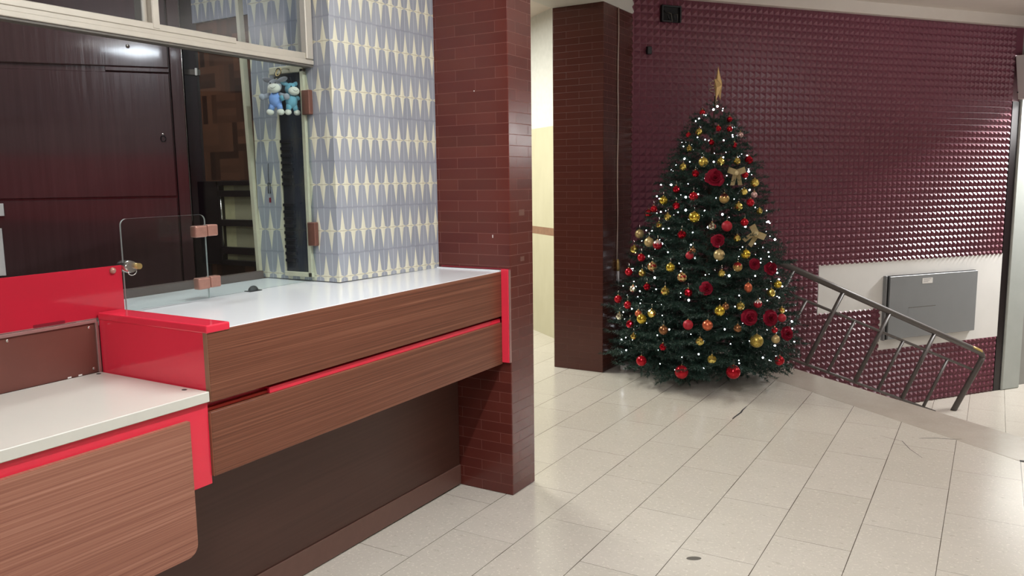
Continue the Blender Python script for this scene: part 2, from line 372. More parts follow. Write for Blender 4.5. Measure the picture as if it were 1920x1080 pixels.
def prism(name, poly, z0, z1, mat, parent=None, rot=0.0, kind=None, bevel=0.0):
    bm = bmesh.new()
    lo = [bm.verts.new((p[0], p[1], z0)) for p in poly]; hi = [bm.verts.new((p[0], p[1], z1)) for p in poly]
    n = len(poly)
    bm.faces.new(lo[::-1]); bm.faces.new(hi)
    for i in range(n): bm.faces.new((lo[i], lo[(i+1) % n], hi[(i+1) % n], hi[i]))
    if bevel: bmesh.ops.bevel(bm, geom=list(bm.edges), offset=bevel, segments=2, profile=0.5, affect='EDGES')
    bmesh.ops.recalc_face_normals(bm, faces=bm.faces)
    return from_bm(name, bm, mat, parent, rot, False, kind)
def ring_pts(c, t, up, r, n):
    t = t.normalized(); a = t.cross(up)
    if a.length < 1e-4: a = t.cross(Vector((1, 0, 0)))
    a.normalize(); b = t.cross(a).normalized()
    return [c + a*(r*math.cos(2*math.pi*k/n)) + b*(r*math.sin(2*math.pi*k/n)) for k in range(n)]
def bm_tube(bm, pts, r, n=10, cap=True, mi=0):
    pts = [Vector(p) for p in pts]; rings = []
    rr = r if isinstance(r, (list, tuple)) else [r]*len(pts)
    for i, p in enumerate(pts):
        t = (pts[min(i+1, len(pts)-1)] - pts[max(i-1, 0)])
        rings.append([bm.verts.new(q) for q in ring_pts(p, t, Vector((0.013, 0.029, 1)), rr[i], n)])
    for a, b in zip(rings, rings[1:]):
        for k in range(n):
            f = bm.faces.new((a[k], a[(k+1) % n], b[(k+1) % n], b[k])); f.material_index = mi; f.smooth = True
    if cap: bm.faces.new(rings[0][::-1]).material_index = mi; bm.faces.new(rings[-1]).material_index = mi
    return bm
def tube_obj(name, pts, r, mat, parent=None, rot=0.0, n=10):
    bm = bmesh.new(); bm_tube(bm, pts, r, n); bmesh.ops.recalc_face_normals(bm, faces=bm.faces)
    return from_bm(name, bm, mat, parent, rot, uv=False)
def bm_ball(bm, c, r, u=16, v=10, sc=(1, 1, 1), smooth=True, rotm=None):
    m = Matrix.Translation(Vector(c))
    if rotm is not None: m = m @ rotm.to_4x4()
    m = m @ Matrix.Diagonal((r*sc[0], r*sc[1], r*sc[2], 1))
    res = bmesh.ops.create_uvsphere(bm, u_segments=u, v_segments=v, radius=1.0, matrix=m)
    for vv in res['verts']:
        for f in vv.link_faces: f.smooth = smooth
    return res
def ball_obj(name, c, r, mat, parent=None, sc=(1, 1, 1), rotm=None, rot=0.0):
    bm = bmesh.new(); bm_ball(bm, c, r, 18, 12, sc, True, rotm); return from_bm(name, bm, mat, parent, rot, uv=False)

# ================================================================== SETTING
def wpoly(w0, w1, y0, y1): return [wf(w0, y0, 0), wf(w1, y0, 0), wf(w1, y1, 0), wf(w0, y1, 0)]
prism('floor', wpoly(-5, 3.98, -4, 9.2), -0.2, 0.0, M['floor'], kind='structure')
prism('floor_edge_strip', wpoly(3.982, 4.362, -4, 9.2), -0.2, 0.0, M['strip'], kind='structure', bevel=0.004)
prism('floor_landing', wpoly(4.0, 13, -4, 7.5), -0.96, -0.76, M['floor'], kind='structure')
for i in range(4):
    prism('floor_step', wpoly(4.362 + 0.36*i, 4.362 + 0.36*(i+1), -4, 5.79), -0.76, -0.152*(i+1), M['strip'], kind='structure')
prism('ceiling', wpoly(-5, 13, -4, 9.2), 3.04, 3.14, M['ceil'], kind='structure')

# pink pyramid wall
wb = box('wall_back', (3.20, 7.84), (5.80, 5.98), (-0.76, 3.04), M['pink'], rot=WANG, kind='structure')
P = 0.0596
bm = bmesh.new()
nw = int((7.735-3.19)/P); WS = 7.735 - nw*P; z0 = -0.76; nz = 62
def in_patch(w, z):
    if 5.345 < w < 7.735 and 0.228 < z < 0.692: return True
    if 6.105 < w < 7.735 and -0.172 < z <= 0.228: return True
    return False
for i in range(nw):
    for j in range(nz):
        w = WS + i*P; z = z0 + j*P
        if in_patch(w+P/2, z+P/2): continue
        if 3.62 < w+P/2 < 3.80 and 2.75 < z+P/2 < 2.88: continue
        g = 0.002
        a, b, c, d = [bm.verts.new((w+dx, 5.799, z+dz)) for dx, dz in ((g, g), (P-g, g), (P-g, P-g), (g, P-g))]
        e = bm.verts.new((w+P/2, 5.7755, z+P/2))
        for f in ((a, b, e), (b, c, e), (c, d, e), (d, a, e)): bm.faces.new(f)
bmesh.ops.recalc_face_normals(bm, faces=bm.faces)
from_bm('pyramid_relief', bm, M['pink'], wb, uv=False)
# plaster patch where the relief has been taken off
bm = bmesh.new()
bm_box(bm, (5.345, 7.735), (5.790, 5.80), (0.228, 0.692)); bm_box(bm, (6.102, 7.735), (5.790, 5.80), (-0.175, 0.228))
bmesh.ops.recalc_face_normals(bm, faces=bm.faces)
from_bm('plaster_patch', bm, M['patch'], wb)
box('trim_1', (3.2, 7.84), (5.74, 5.80), (2.937, 3.04), M['ceil'], rot=WANG, kind='structure')
box('trim_2', (7.735, 7.835), (5.79, 5.84), (-0.76, 2.22), M['blackwood'], rot=WANG, kind='structure')
box('trim_3', (7.836, 8.10), (5.77, 5.98), (-0.76, 3.04), M['jamb'], rot=WANG, kind='structure', bevel=0.01)
box('wall_landing', (8.10, 13), (5.86, 5.98), (-0.76, 3.04), M['greywall'], rot=WANG, kind='structure')
box('wall_lintel', (7.84, 8.0), (-4, 5.77), (2.67, 3.04), M['greywall'], rot=WANG, kind='structure')
box('wall_landing_end', (12.9, 13.0), (-4, 5.98), (-0.76, 3.04), M['wallpaint'], rot=WANG, kind='structure')
wr = box('wall_right', (-5, 13), (-4.1, -4), (-0.76, 3.04), M['star_back'], rot=WANG, kind='structure')
box('unseen_red_band', (-5, 4.3), (-4.0, -3.985), (0.95, 1.95), M['red'], wr)  # unseen red band, put in for the cabinet doors to reflect
box('wall_front', (-5.1, -5), (-4, 9.2), (0, 3.04), M['star_back'], rot=WANG, kind='structure')
# corridor
box('wall_corridor', (3.157, 3.30), (5.80, 9.2), (0, 3.04), M['marble'], rot=WANG, kind='structure')
box('wall_left', (-5, 3.3), (9.2, 9.3), (0, 3.04), M['wallpaint'], rot=WANG, kind='structure')
ap = structure('wall_access_panel', (3.15, 6.35, 2.3), WANG)
g_ = 0.006
for nm, yy, zz in (('panel_edge', (6.20, 6.206), (2.20, 2.62)), ('panel_edge', (6.20, 6.8), (2.614, 2.62)), ('panel_edge', (6.20, 6.8), (2.20, 2.206))):
    box(nm, (3.152, 3.157), yy, zz, M['greywall'], ap)

# brown glazed brick pillars and the plaster beam over the rear one
p1_ = box('pillar', (-2.62, -1.907), (3.165, 3.38), (0, 3.04), M['brick'], kind='structure', bevel=0.003)
for (x, z, w_, h_) in ((-2.001, 1.235, 0.004, 0.014), (-2.09, 1.905, 0.004, 0.006)): box('glaze_chip', (x, x+w_), (3.1638, 3.165), (z, z+h_), M['paper'], p1_)
for (y, z, w_, h_) in ((3.25, 1.335, 0.05, 0.028), (3.26, 1.12, 0.035, 0.022)): box('glaze_stain', (-1.9070, -1.9064), (y, y+w_), (z, z+h_), M['hingebrown'], p1_)
box('pillar', (-2.988, -2.561), (5.63, 6.195), (0, 2.795), M['brick2'], kind='structure', bevel=0.003)
box('beam', (-2.99, -2.559), (3.9, 6.25), (2.795, 3.04), M['beam'], kind='structure')

# star tiled wall standing on the counter
A, B_, C_, D_ = (-2.352, 2.511), (-2.310, 3.163), (-2.82, 3.163), (-2.82, 2.511)
bm = bmesh.new()
lo = [bm.verts.new((p[0], p[1], 1.0825)) for p in (A, B_, C_, D_)]; hi = [bm.verts.new((p[0], p[1], 3.04)) for p in (A, B_, C_, D_)]
bm.faces.new(lo); bm.faces.new(hi)
for i in range(4):
    bm.faces.new((lo[i], lo[(i+1) % 4], hi[(i+1) % 4], hi[i])).material_index = 1 if i == 3 else 0
bmesh.ops.recalc_face_normals(bm, faces=bm.faces)
tw = from_bm('wall_star_tiles', bm, [M['star_main'], M['star_ret']], kind='structure')
bm = bmesh.new(); bm_box(bm, (-2.832, -2.812), (2.495, 2.52), (1.08, 3.03))
for v in bm.verts:
    v.co.x -= (v.co.z - 1.08)*0.038
bmesh.ops.recalc_face_normals(bm, faces=bm.faces)
from_bm('trim_4', bm, M['palealu'], kind='structure')

# booth interior
pw = box('wall_booth', (-5.4, -2.82), (3.0, 3.05), (0, 3.04), M['parquet'], kind='structure')
box('tile_band', (-3.92, -2.83), (2.985, 3.0), (2.36, 3.04), M['star_back'], pw)
box('wall_booth_end', (-2.82, -2.62), (3.19, 3.38), (0, 3.04), M['parquet'], kind='structure')
box('wall_booth_back', (-2.2, 0.2), (5.25, 5.35), (0, 3.04), M['blackwood'], rot=WANG, kind='structure')
box('wall_booth_side', (-2.3, -2.2), (2.6, 5.35), (0, 3.04), M['blackwood'], rot=WANG, kind='structure')

# ---- aluminium service window over the counter
win = structure('window_1', (-2.45, 1.2, 1.98))
FX = -2.44
bm = bmesh.new(); Y0, Y1 = -0.3, 2.508
bm_box(bm, (FX-0.05, FX), (Y0, Y1), (1.979, 1.997), 0.002); bm_box(bm, (FX-0.05, FX-0.009), (Y0, Y1), (1.9965, 2.024), 0.002)
bmesh.ops.recalc_face_normals(bm, faces=bm.faces); from_bm('rail', bm, M['alu'], win)
box('rail_cover', (FX-0.03, FX-0.006), (Y0, 2.12), (2.012, 2.034), M['alu'], win, 0.002)
box('rail_gasket_shadow', (FX-0.05, FX-0.006), (Y0, Y1), (1.971, 1.979), M['alu_dark'], win)  # dark rubber strip that also paints the shadow under the rail
box('mullion', (FX-0.045, FX-0.004), (1.772, 1.80), (2.016, 3.04), M['alu'], win, 0.003)
box('mullion_jamb', (FX-0.07, FX-0.03), (1.752, 1.772), (2.02, 3.04), M['alu'], win, 0.002)
box('post', (FX-0.05, FX), (2.47, 2.508), (2.0, 3.04), M['alu'], win, 0.003)
box('upper_pane', (FX-0.036, FX-0.030), (Y0, 1.76), (2.02, 3.04), M['smoke'], win)
box('upper_pane', (FX-0.036, FX-0.030), (1.80, 2.47), (2.02, 3.04), M['smoke'], win)

def edge_glass(name, x, poly, parent, mat, bright=True):      # pane in the Y-Z plane with visible ground edges
    bm = bmesh.new()
    a = [bm.verts.new((x[0], y, z)) for y, z in poly]; b = [bm.verts.new((x[1], y, z)) for y, z in poly]
    bm.faces.new(a); bm.faces.new(b[::-1]); n = len(poly)
    for i in range(n): bm.faces.new((a[i], a[(i+1) % n], b[(i+1) % n], b[i])).material_index = 1 if bright else 0
    bmesh.ops.recalc_face_normals(bm, faces=bm.faces)
    return from_bm(name, bm, [mat, M['glassedge']], parent)
def rounded(y0, y1, z0, z1, r, corners):
    out = []
    for (cy, cz, a0, key) in ((y0+r, z0+r, 180, 'bl'), (y1-r, z0+r, 270, 'br'), (y1-r, z1-r, 0, 'tr'), (y0+r, z1-r, 90, 'tl')):
        if key in corners:
            for k in range(7):
                a = math.radians(a0 + 15*k); out.append((cy + r*math.cos(a), cz + r*math.sin(a)))
        else: out.append(({'bl': y0, 'tl': y0, 'br': y1, 'tr': y1}[key], {'bl': z0, 'br': z0, 'tl': z1, 'tr': z1}[key]))
    return out
fp = thing('glass_screen', (-2.48, 2.23, 1.08), 'tall frameless glass screen on the white counter, running up to the aluminium rail', 'glass screen')
edge_glass('pane', (-2.484, -2.476), [(1.962, 1.0805), (2.505, 1.0825), (2.505, 1.972), (1.962, 1.972)], fp, M['glass'], False)
for z in (1.825, 1.279):
    box('hinge_plate', (-2.50, -2.455), (2.485, 2.508), (z-0.05, z+0.05), M['hingebrown'], fp, 0.003)
gd = thing('glass_door', (-2.48, 1.79, 1.08), 'small hinged glass door with rounded corners standing over the white counter', 'glass door')
edge_glass('pane', (-2.484, -2.476), rounded(1.622, 1.955, 1.080, 1.388, 0.022, ('tl', 'tr')), gd, M['glass'])
for z in (1.327, 1.137):
    h = box('hinge', (-2.497, -2.463), (1.902, 1.9525), (z-0.021, z+0.021), M['hinge'], gd, 0.005, 2)
    box('hinge_leaf', (-2.497, -2.463), (1.9545, 2.0), (z-0.019, z+0.023), M['hinge'], h, 0.005, 2)
lk = tube_obj('lock', [(-2.455, 1.637, 1.229), (-2.474, 1.637, 1.229), (-2.476, 1.637, 1.229), (-2.51, 1.637, 1.229)], [0.019, 0.021, 0.021, 0.02], M['chrome'], gd, n=20)
tube_obj('lock_cylinder', [(-2.44, 1.655, 1.23), (-2.476, 1.655, 1.23)], 0.010, M['brass'], lk, n=14)
tube_obj('lock_ring', [(-2.456, 1.637+0.017*math.cos(a), 1.218+0.017*math.sin(a)) for a in np.linspace(math.pi*1.1, math.pi*2.1, 12)], 0.0015, M['chrome'], lk, n=6)

# narrow dark window in the tiled return
w2 = structure('window_2', (-2.58, 2.508, 1.1))
box('frame_head', (-2.69, -2.492), (2.494, 2.509), (1.956, 1.986), M['palealu'], w2, 0.002)
box('frame_sill', (-2.655, -2.490), (2.494, 2.509), (1.098, 1.118), M['palealu'], w2, 0.002)
box('frame_side', (-2.513, -2.492), (2.494, 2.509), (1.098, 1.97), M['palealu'], w2, 0.002)
box('frame_side', (-2.657, -2.649), (2.498, 2.509), (1.10, 1.96), M['palealu'], w2)
box('dark_pane', (-2.65, -2.512), (2.503, 2.509), (1.115, 1.958), M['navy'], w2)
for i in range(18):
    if i in (9, 10): continue
    box('slat', (-2.648, -2.585), (2.496, 2.503), (1.16+0.03*i, 1.172+0.03*i), M['slat'], w2)

# ================================================================== COUNTERS
sc = thing('service_counter', (-2.2, 2.35, 0), 'high counter with white top, wood laminate front and red reveal running to the brick pillar', 'counter')
box('countertop', (-2.79, -1.953), (1.53, 3.16), (1.045, 1.074), M['white'], sc, 0.002)
box('top_upstand', (-2.31, -1.953), (3.145, 3.163), (1.074, 1.079), M['white'], sc, 0.001)
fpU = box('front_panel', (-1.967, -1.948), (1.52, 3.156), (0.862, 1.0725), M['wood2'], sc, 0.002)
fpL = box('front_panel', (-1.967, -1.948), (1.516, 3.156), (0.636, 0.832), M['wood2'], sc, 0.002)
box('panel_edge', (-1.9665, -1.9485), (1.5185, 1.5197), (0.864, 1.0705), M['edgewood'], fpU)
box('panel_edge', (-1.9665, -1.9485), (1.5145, 1.5157), (0.638, 0.830), M['edgewood'], fpL)
box('reveal_strip', (-1.985, -1.959), (1.752, 3.156), (0.832, 0.852), M['red'], sc, 0.001)
box('reveal_back', (-1.995, -1.985), (1.53, 3.156), (0.83, 0.866), M['red'], sc)
box('reveal_worn_strip', (-1.985, -1.968), (1.52, 1.750), (0.832, 0.842), M['orange'], sc, 0.001)
box('side_panel', (-2.477, -1.9675), (1.52, 1.534), (0.866, 1.07), M['red'], sc, 0.001)
box('end_cap', (-2.474, -1.944), (1.516, 1.600), (1.068, 1.092), M['red'], sc, 0.004, 2)
bx_ = box('carcass', (-2.208, -1.996), (1.535, 3.155), (0.64, 1.044), M['kick'], sc)
box('rear_carcass', (-2.77, -2.226), (1.535, 2.95), (0.0, 1.044), M['kick'], sc)
box('underside', (-2.208, -1.968), (1.53, 3.156), (0.634, 0.640), M['kick'], sc)
box('rear_lip', (-2.815, -2.792), (1.53, 2.50), (1.03, 1.108), M['lip'], sc, 0.003)
kp = box('kick_panel', (-2.225, -2.211), (-0.3, 3.160), (0.0, 0.86), M['kick'], sc)
box('skirting', (-2.2105, -2.203), (-0.3, 3.160), (0.0, 0.098), M['skirt'], sc, 0.002)
et = box('pillar_trim', (-1.947, -1.909), (3.148, 3.163), (0.645, 1.084), M['red'], sc, 0.001)
box('trim_flange', (-2.29, -1.904), (3.155, 3.164), (1.081, 1.087), M['darkred'], sc)
box('trim_flange', (-1.909, -1.9045), (3.152, 3.164), (0.645, 1.084), M['trimmetal'], sc)
wc = thing('writing_counter', (-2.2, 0.8, 0), 'low cream-topped writing counter with red band and wood front, before the high counter', 'counter')
box('countertop', (-2.476, -1.946), (-0.3, 1.514), (0.866, 0.897), M['cream'], wc, 0.002)
box('fascia', (-1.975, -1.957), (-0.3, 1.5135), (0.615, 0.866), M['red'], wc, 0.001)
bm = bmesh.new(); pl_ = rounded(-0.3, 1.437, 0.428, 0.828, 0.035, ('br',))
a = [bm.verts.new((-1.956, y, z)) for y, z in pl_]; b = [bm.verts.new((-1.940, y, z)) for y, z in pl_]
bm.faces.new(a); bm.faces.new(b)
for i in range(len(pl_)): bm.faces.new((a[i], a[(i+1) % len(pl_)], b[(i+1) % len(pl_)], b[i]))
bmesh.ops.recalc_face_normals(bm, faces=bm.faces); from_bm('front_panel', bm, M['wood'], wc)
box('carcass', (-2.208, -1.976), (-0.3, 1.512), (0.615, 0.864), M['kick'], wc)
for (x, y) in ((-2.455, 1.492), (-2.03, 1.492)):
    bm = bmesh.new(); bm_ball(bm, (x, y, 0.897), 0.007, 12, 6, (1.3, 1, 0.25)); from_bm('screw_cap', bm, M['black'], wc, uv=False)
bb = thing('counter_backboard', (-2.485, 0.8, 0.897), 'brown board with screws and pale metal edging behind the cream writing counter', 'board')
box('panel', (-2.492, -2.480), (-0.3, 1.514), (0.8975, 1.064), M['brownboard'], bb)
box('edge_strip', (-2.480, -2.474), (-0.3, 1.512), (1.060, 1.0705), M['trimmetal'], bb, 0.001)
box('edge_strip', (-2.480, -2.472), (1.506, 1.5155), (0.8975, 1.062), M['trimmetal'], bb, 0.001)
for (y, z) in ((1.487, 1.047), (1.492, 0.912), (1.236, 1.05), (0.95, 1.05)): ball_obj('screw', (-2.479, y, z), 0.0045, M['chrome'], bb, (0.5, 1, 1))
for (y, z) in ((1.405, 0.900), (1.44, 0.900)): box('chipped_edge', (-2.4802, -2.4792), (y, y+0.012), (0.8975, 0.902), M['paper'], bb)
rs = thing('acrylic_screen', (-2.483, 0.8, 1.07), 'glossy red acrylic screen behind the cream writing counter, bolted to the glass door edge', 'screen')
bm = bmesh.new(); bm_box(bm, (-2.487, -2.481), (-0.3, 1.617), (1.0735, 1.236), 0.001); bmesh.ops.recalc_face_normals(bm, faces=bm.faces)
from_bm('sheet', bm, M['redscreen'], rs)
box('slot', (-2.4812, -2.4795), (1.315, 1.412), (1.0736, 1.083), M['darkred'], rs)
box('edge_band', (-2.488, -2.480), (-0.3, 1.617), (1.0715, 1.0745), M['trimmetal'], rs)
ball_obj('bolt', (-2.478, 1.583, 1.221), 0.0105, M['hinge'], rs, (0.8, 1, 1))
# the counters dip very slightly to the near end, as the real ones do
for root in (sc, wc, bb, rs, gd, fp):
    by = BASE[root.name].y
    st = [c for c in root.children]; st += [c for q in st for c in q.children]
    for c in st:
        for v in c.data.vertices: v.co.z += 0.005*((v.co.y + by) - 1.52)
gr = thing('cable_grommet', (-2.506, 2.185, 1.077), 'small black half-round cable grommet on the white counter behind the glass', 'grommet')
bm = bmesh.new(); bm_ball(bm, (-2.506, 2.185, 1.0775), 0.024, 18, 10, (0.6, 1, 0.9))
bmesh.ops.bisect_plane(bm, geom=bm.verts[:]+bm.edges[:]+bm.faces[:], plane_co=(0, 0, 1.0775), plane_no=(0, 0, 1), clear_inner=True)
from_bm('dome', bm, M['black'], gr, uv=False)
box('flange', (-2.524, -2.488), (2.155, 2.215), (1.0772, 1.080), M['black'], gr, 0.001)

# ================================================================== BOOTH FURNITURE
cb = thing('wall_cabinet', (-0.85, 4.76, 0), 'glossy dark wood cabinet with ring pull behind the glass, filling the booth', 'cabinet', rot=WANG)
box('body', (-1.9, -0.052), (4.765, 5.24), (0.0, 3.0), M['cab'], cb)
for nm, z, tp in (('door', (2.113, 2.75), 0), ('door', (1.437, 2.083), 1), ('drawer_front', (0.60, 1.425), 2)):
    d = box(nm, (-1.0, -0.056), (4.749, 4.765), z, M['cab'], cb, 0.003)
    if tp == 1:
        tube_obj('ring_pull', [(-0.105+0.012*math.cos(a), 4.744, 1.743+0.016*math.sin(a)) for a in np.linspace(0, 2*math.pi, 17)], 0.003, M['blackwood'], d, n=6)
        ball_obj('pull_plate', (-0.105, 4.747, 1.765), 0.007, M['chrome'], d, (1, 0.5, 1))
    if tp == 0: ball_obj('knob', (-0.245, 4.742, 2.215), 0.010, M['chrome'], d)
box('door_rail', (-0.36, -0.054), (4.742, 4.757), (2.088, 2.108), M['cab'], cb, 0.002)
dp = thing('booth_door_post', (0.03, 4.78, 0), 'black painted door post with a bright latch between cabinet and parquet wall', 'door post', rot=WANG)
box('post', (-0.048, 0.012), (4.758, 4.95), (0, 3.03), M['cab'], dp, 0.003)
box('leaf', (0.016, 0.125), (4.82, 4.95), (0, 3.03), M['blackwood'], dp, 0.003)
tube_obj('weather_strip', [(0.0135, 4.755, 1.30), (0.012, 4.755, 2.6)], 0.0018, M['chrome'], dp, n=6)
box('latch', (0.075, 0.088), (4.808, 4.82), (2.085, 2.125), M['paper'], dp, 0.002)
box('latch_plate', (0.02, 0.115), (4.812, 4.82), (2.088, 2.118), M['alu_dark'], dp, 0.001)
box('latch_plate', (0.052, 0.095), (4.812, 4.82), (1.195, 1.23), M['alu_dark'], dp, 0.001)
lv = structure('window_3', (-3.55, 2.98, 1.06))
box('frame_panel', (-3.79, -3.62), (2.955, 2.999), (1.06, 1.515), M['blackwood'], lv, 0.002)
for z in ((1.49, 1.515), (1.43, 1.463), (1.272, 1.307), (1.12, 1.158), (1.06, 1.086)): box('louvre', (-3.64, -2.84), (2.955, 2.999), z, M['blackwood'], lv, 0.002)
box('stone_view', (-3.62, -3.54), (2.992, 2.999), (1.07, 1.50), M['creampane2'], lv); box('wall_view', (-3.54, -2.84), (2.992, 2.999), (1.07, 1.50), M['creampane'], lv)
tube_obj('metal_stay', [(-3.622, 2.97, 1.16), (-3.622, 2.97, 1.43)], 0.006, M['chrome'], lv, n=8)
tag(box('paper_notice', (-0.99, -0.868), (4.738, 4.746), (1.352, 1.415), M['paper'], rot=WANG, bevel=0.001), 'small pale paper block on the cabinet at the photo left edge, the upper one', 'paper')
tag(box('paper_notice', (-0.99, -0.885), (4.738, 4.746), (1.05, 1.29), M['paper'], rot=WANG, bevel=0.001), 'tall pale sheet at the left edge beneath the small pale block', 'paper')

# ---- two plush toys on a clip
def plush(base, label, skin, shirt, facing, S):
    t = thing('plush_toy', base, label, 'plush toy', 'plush keyring toys on the clip')
    b = Vector(base); rz = Matrix.Rotation(facing, 3, 'Z')
    def L(x, y, z): return b + rz @ Vector((x*S, y*S, z*S))
    bm = bmesh.new(); bm_ball(bm, L(0, 0, 0.052), 0.024*S, 16, 12, (1.0, 0.85, 1.15), rotm=rz)
    from_bm('torso', bm, M[shirt], t, uv=False)
    for s in (-1, 1):
        bm = bmesh.new(); bm_tube(bm, [L(0.016*s, 0, 0.068), L(0.030*s, -0.004, 0.064), L(0.042*s, -0.010, 0.061)], [0.010*S, 0.0095*S, 0.009*S], 10); bm_ball(bm, L(0.044*s, -0.011, 0.061), 0.0115*S, 12, 8)
        from_bm('arm', bm, M[shirt if s < 0 and skin == 'x' else skin], t, uv=False)
        bm = bmesh.new(); bm_tube(bm, [L(0.011*s, 0, 0.036), L(0.017*s, -0.004, 0.016)], [0.012*S, 0.010*S], 10)
        lg = from_bm('leg', bm, M[shirt], t, uv=False)
        ball_obj('foot', L(0.019*s, -0.006, 0.008), 0.0125*S, M['plush_cream'], lg, (1, 1.1, 0.9))
    hd = ball_obj('head', L(0, 0, 0.098), 0.025*S, M[skin], t, (0.95, 0.95, 1.0), rz)
    ball_obj('muzzle', L(0.003, -0.019, 0.090), 0.020*S, M['plush_cream'], hd, (1.15, 0.85, 0.85), rz)
    tube_obj('smile', [L(-0.008+0.022*k/8, -0.0365+0.004*abs(k/4-1)**2, 0.088+0.006*(k/4-1)**2) for k in range(9)], 0.0008, M['black'], hd, n=5)
    for s in (-1, 1):
        ball_obj('eye', L(0.009*s, -0.0225, 0.107), 0.0028*S, M['black'], hd)
        ball_obj('ear', L(0.026*s, 0.004, 0.121), 0.019*S, M[skin], hd, (1.1, 0.45, 0.5), rz @ Matrix.Rotation(-0.35*s, 3, 'Y'))
    tube_obj('loop', [L(0, 0.002, 0.120), L(0.004, 0.002, 0.132), L(0, 0.002, 0.146)], 0.0015, M['black'], t, n=6)
    return t
p1 = plush((-2.585, 2.425, 1.782), 'grey plush donkey in a pale blue shirt hanging from the clip by the star tiles', 'plush_grey', 'plush_blue', 0.5, 1.16)
plush((-2.548, 2.478, 1.783), 'teal plush donkey tucked behind the pale blue shirted one', 'plush_teal', 'plush_teal', 1.25, 1.05)
kr = thing('key_clip', (-2.59, 2.455, 1.95), 'dark metal key clip hooked on the pale frame above two plush toys', 'clip')
tube_obj('ring', [(-2.592+0.015*math.cos(a), 2.455, 1.953+0.019*math.sin(a)) for a in np.linspace(0, 2*math.pi, 21)], 0.0022, M['black'], kr, n=6)
tube_obj('second_ring', [(-2.586+0.013*math.cos(a), 2.45+0.008*math.sin(a), 1.956+0.017*math.sin(a)) for a in np.linspace(0, 2*math.pi, 21)], 0.0018, M['brass'], kr, n=6)
tube_obj('hook_bar', [(-2.592, 2.456, 1.965), (-2.585, 2.475, 1.974), (-2.57, 2.496, 1.972)], 0.003, M['palealu'], kr, n=6)
tube_obj('strap', [(-2.592, 2.455, 1.935), (-2.588, 2.435, 1.935), (-2.585, 2.427, 1.93)], 0.004, M['black'], kr, n=6)

hk = thing('hanging_key', (-2.735, 2.503, 1.42), 'small dark key with a red tag hanging on the star tiles below the plush toys', 'key')
tube_obj('cord', [(-2.738, 2.507, 1.585), (-2.737, 2.504, 1.53), (-2.735, 2.504, 1.50)], 0.0015, M['black'], hk, n=6)
tube_obj('shank', [(-2.741, 2.504, 1.50), (-2.741, 2.504, 1.455), (-2.729, 2.504, 1.455), (-2.729, 2.504, 1.50), (-2.741, 2.504, 1.50)], 0.0025, M['black'], hk, n=6)
box('tag', (-2.738, -2.728), (2.502, 2.506), (1.415, 1.437), M['darkred'], hk, 0.001)

# ================================================================== FAR RIGHT
rl = thing('stair_railing', (4.6, 5.4475, -0.3), 'grey tubular steel stair railing sloping down in front of the maroon wall', 'railing', rot=WANG)
RY = 5.4475
def tz(w): return 0.778 - 0.4057*(w - 4.615)
pts = [(4.38, RY, tz(4.38)), (5.5, RY, tz(5.5)), (6.98, RY, tz(6.98))]
cx = [(7.03, tz(7.03)), (7.073, tz(7.073)-0.006), (7.094, tz(7.094)-0.026), (7.094, tz(7.094)-0.05), (7.077, -0.312)]
hr = tube_obj('handrail', pts + [(w, RY, z) for w, z in cx[:4]], 0.027, M['steel'], rl, n=14)
tube_obj('worn_paint', [(6.93, RY, tz(6.93)+0.0015), (7.0, RY, tz(7.0)+0.0015), (7.06, RY, tz(7.06)+0.001)], 0.0272, M['worn'], hr, n=14)
tube_obj('end_post', [(7.094, RY, tz(7.094)-0.045), (7.077, RY, -0.305), (6.745, RY, -0.765)], 0.027, M['steel'], rl, n=14)
def mz(w): return 0.327 - 0.394*(w - 5.18)
tube_obj('mid_rail', [(4.36, RY, mz(4.36)), (6.97, RY, mz(6.97))], 0.0125, M['steel'], rl, n=10)
def bz(w): return -0.039 - 0.39*(w - 4.699)
tube_obj('bottom_rail', [(4.36, RY, bz(4.36)), (6.50, RY, bz(6.50))], 0.0125, M['steel'], rl, n=10)
for wt in (4.76, 5.316, 5.875, 6.45):
    zt = tz(wt); dw, dzz = -0.378, -0.60
    wb_, zb = wt+dw, zt+dzz
    k = (bz(wb_)-zt)/(zb-zt); wb_ = wt+dw*k
    tube_obj('long_baluster', [(wt, RY, zt), (wb_, RY, bz(wb_))], 0.0195, M['steel'], rl, n=10)
for wt in (4.90, 5.455, 6.05, 6.63):
    zt = mz(wt); wb_ = wt - 0.285
    tube_obj('short_baluster', [(wt, RY, zt), (wb_, RY, bz(wb_))], 0.0145, M['steel'], rl, n=10)

ep = thing('electrical_panel', (6.74, 5.79, -0.07), 'flat grey steel electrical panel door in the white plaster patch of the maroon wall', 'electrical panel', rot=WANG)
box('back_box', (6.14, 7.335), (5.765, 5.79), (-0.075, 0.545), M['void'], ep)
dr = box('door', (6.172, 7.338), (5.742, 5.765), (-0.070, 0.541), M['panelgrey'], ep, 0.003)
box('side_plate', (6.132, 6.150), (5.755, 5.79), (-0.08, 0.548), M['panelgrey'], ep, 0.002)
box('inset_latch', (6.42, 6.78), (5.7415, 5.742), (0.10, 0.225), M['panelgrey'], dr)
box('inset_seam', (6.42, 6.78), (5.7412, 5.742), (0.222, 0.228), M['alu_dark'], dr)
lb = box('paper_label', (6.585, 6.72), (5.7405, 5.742), (0.452, 0.505), M['paper'], dr)
for i in range(3): box('print_line', (6.60, 6.70-0.02*i), (5.740, 5.7405), (0.492-0.013*i, 0.496-0.013*i), M['ink'], lb)

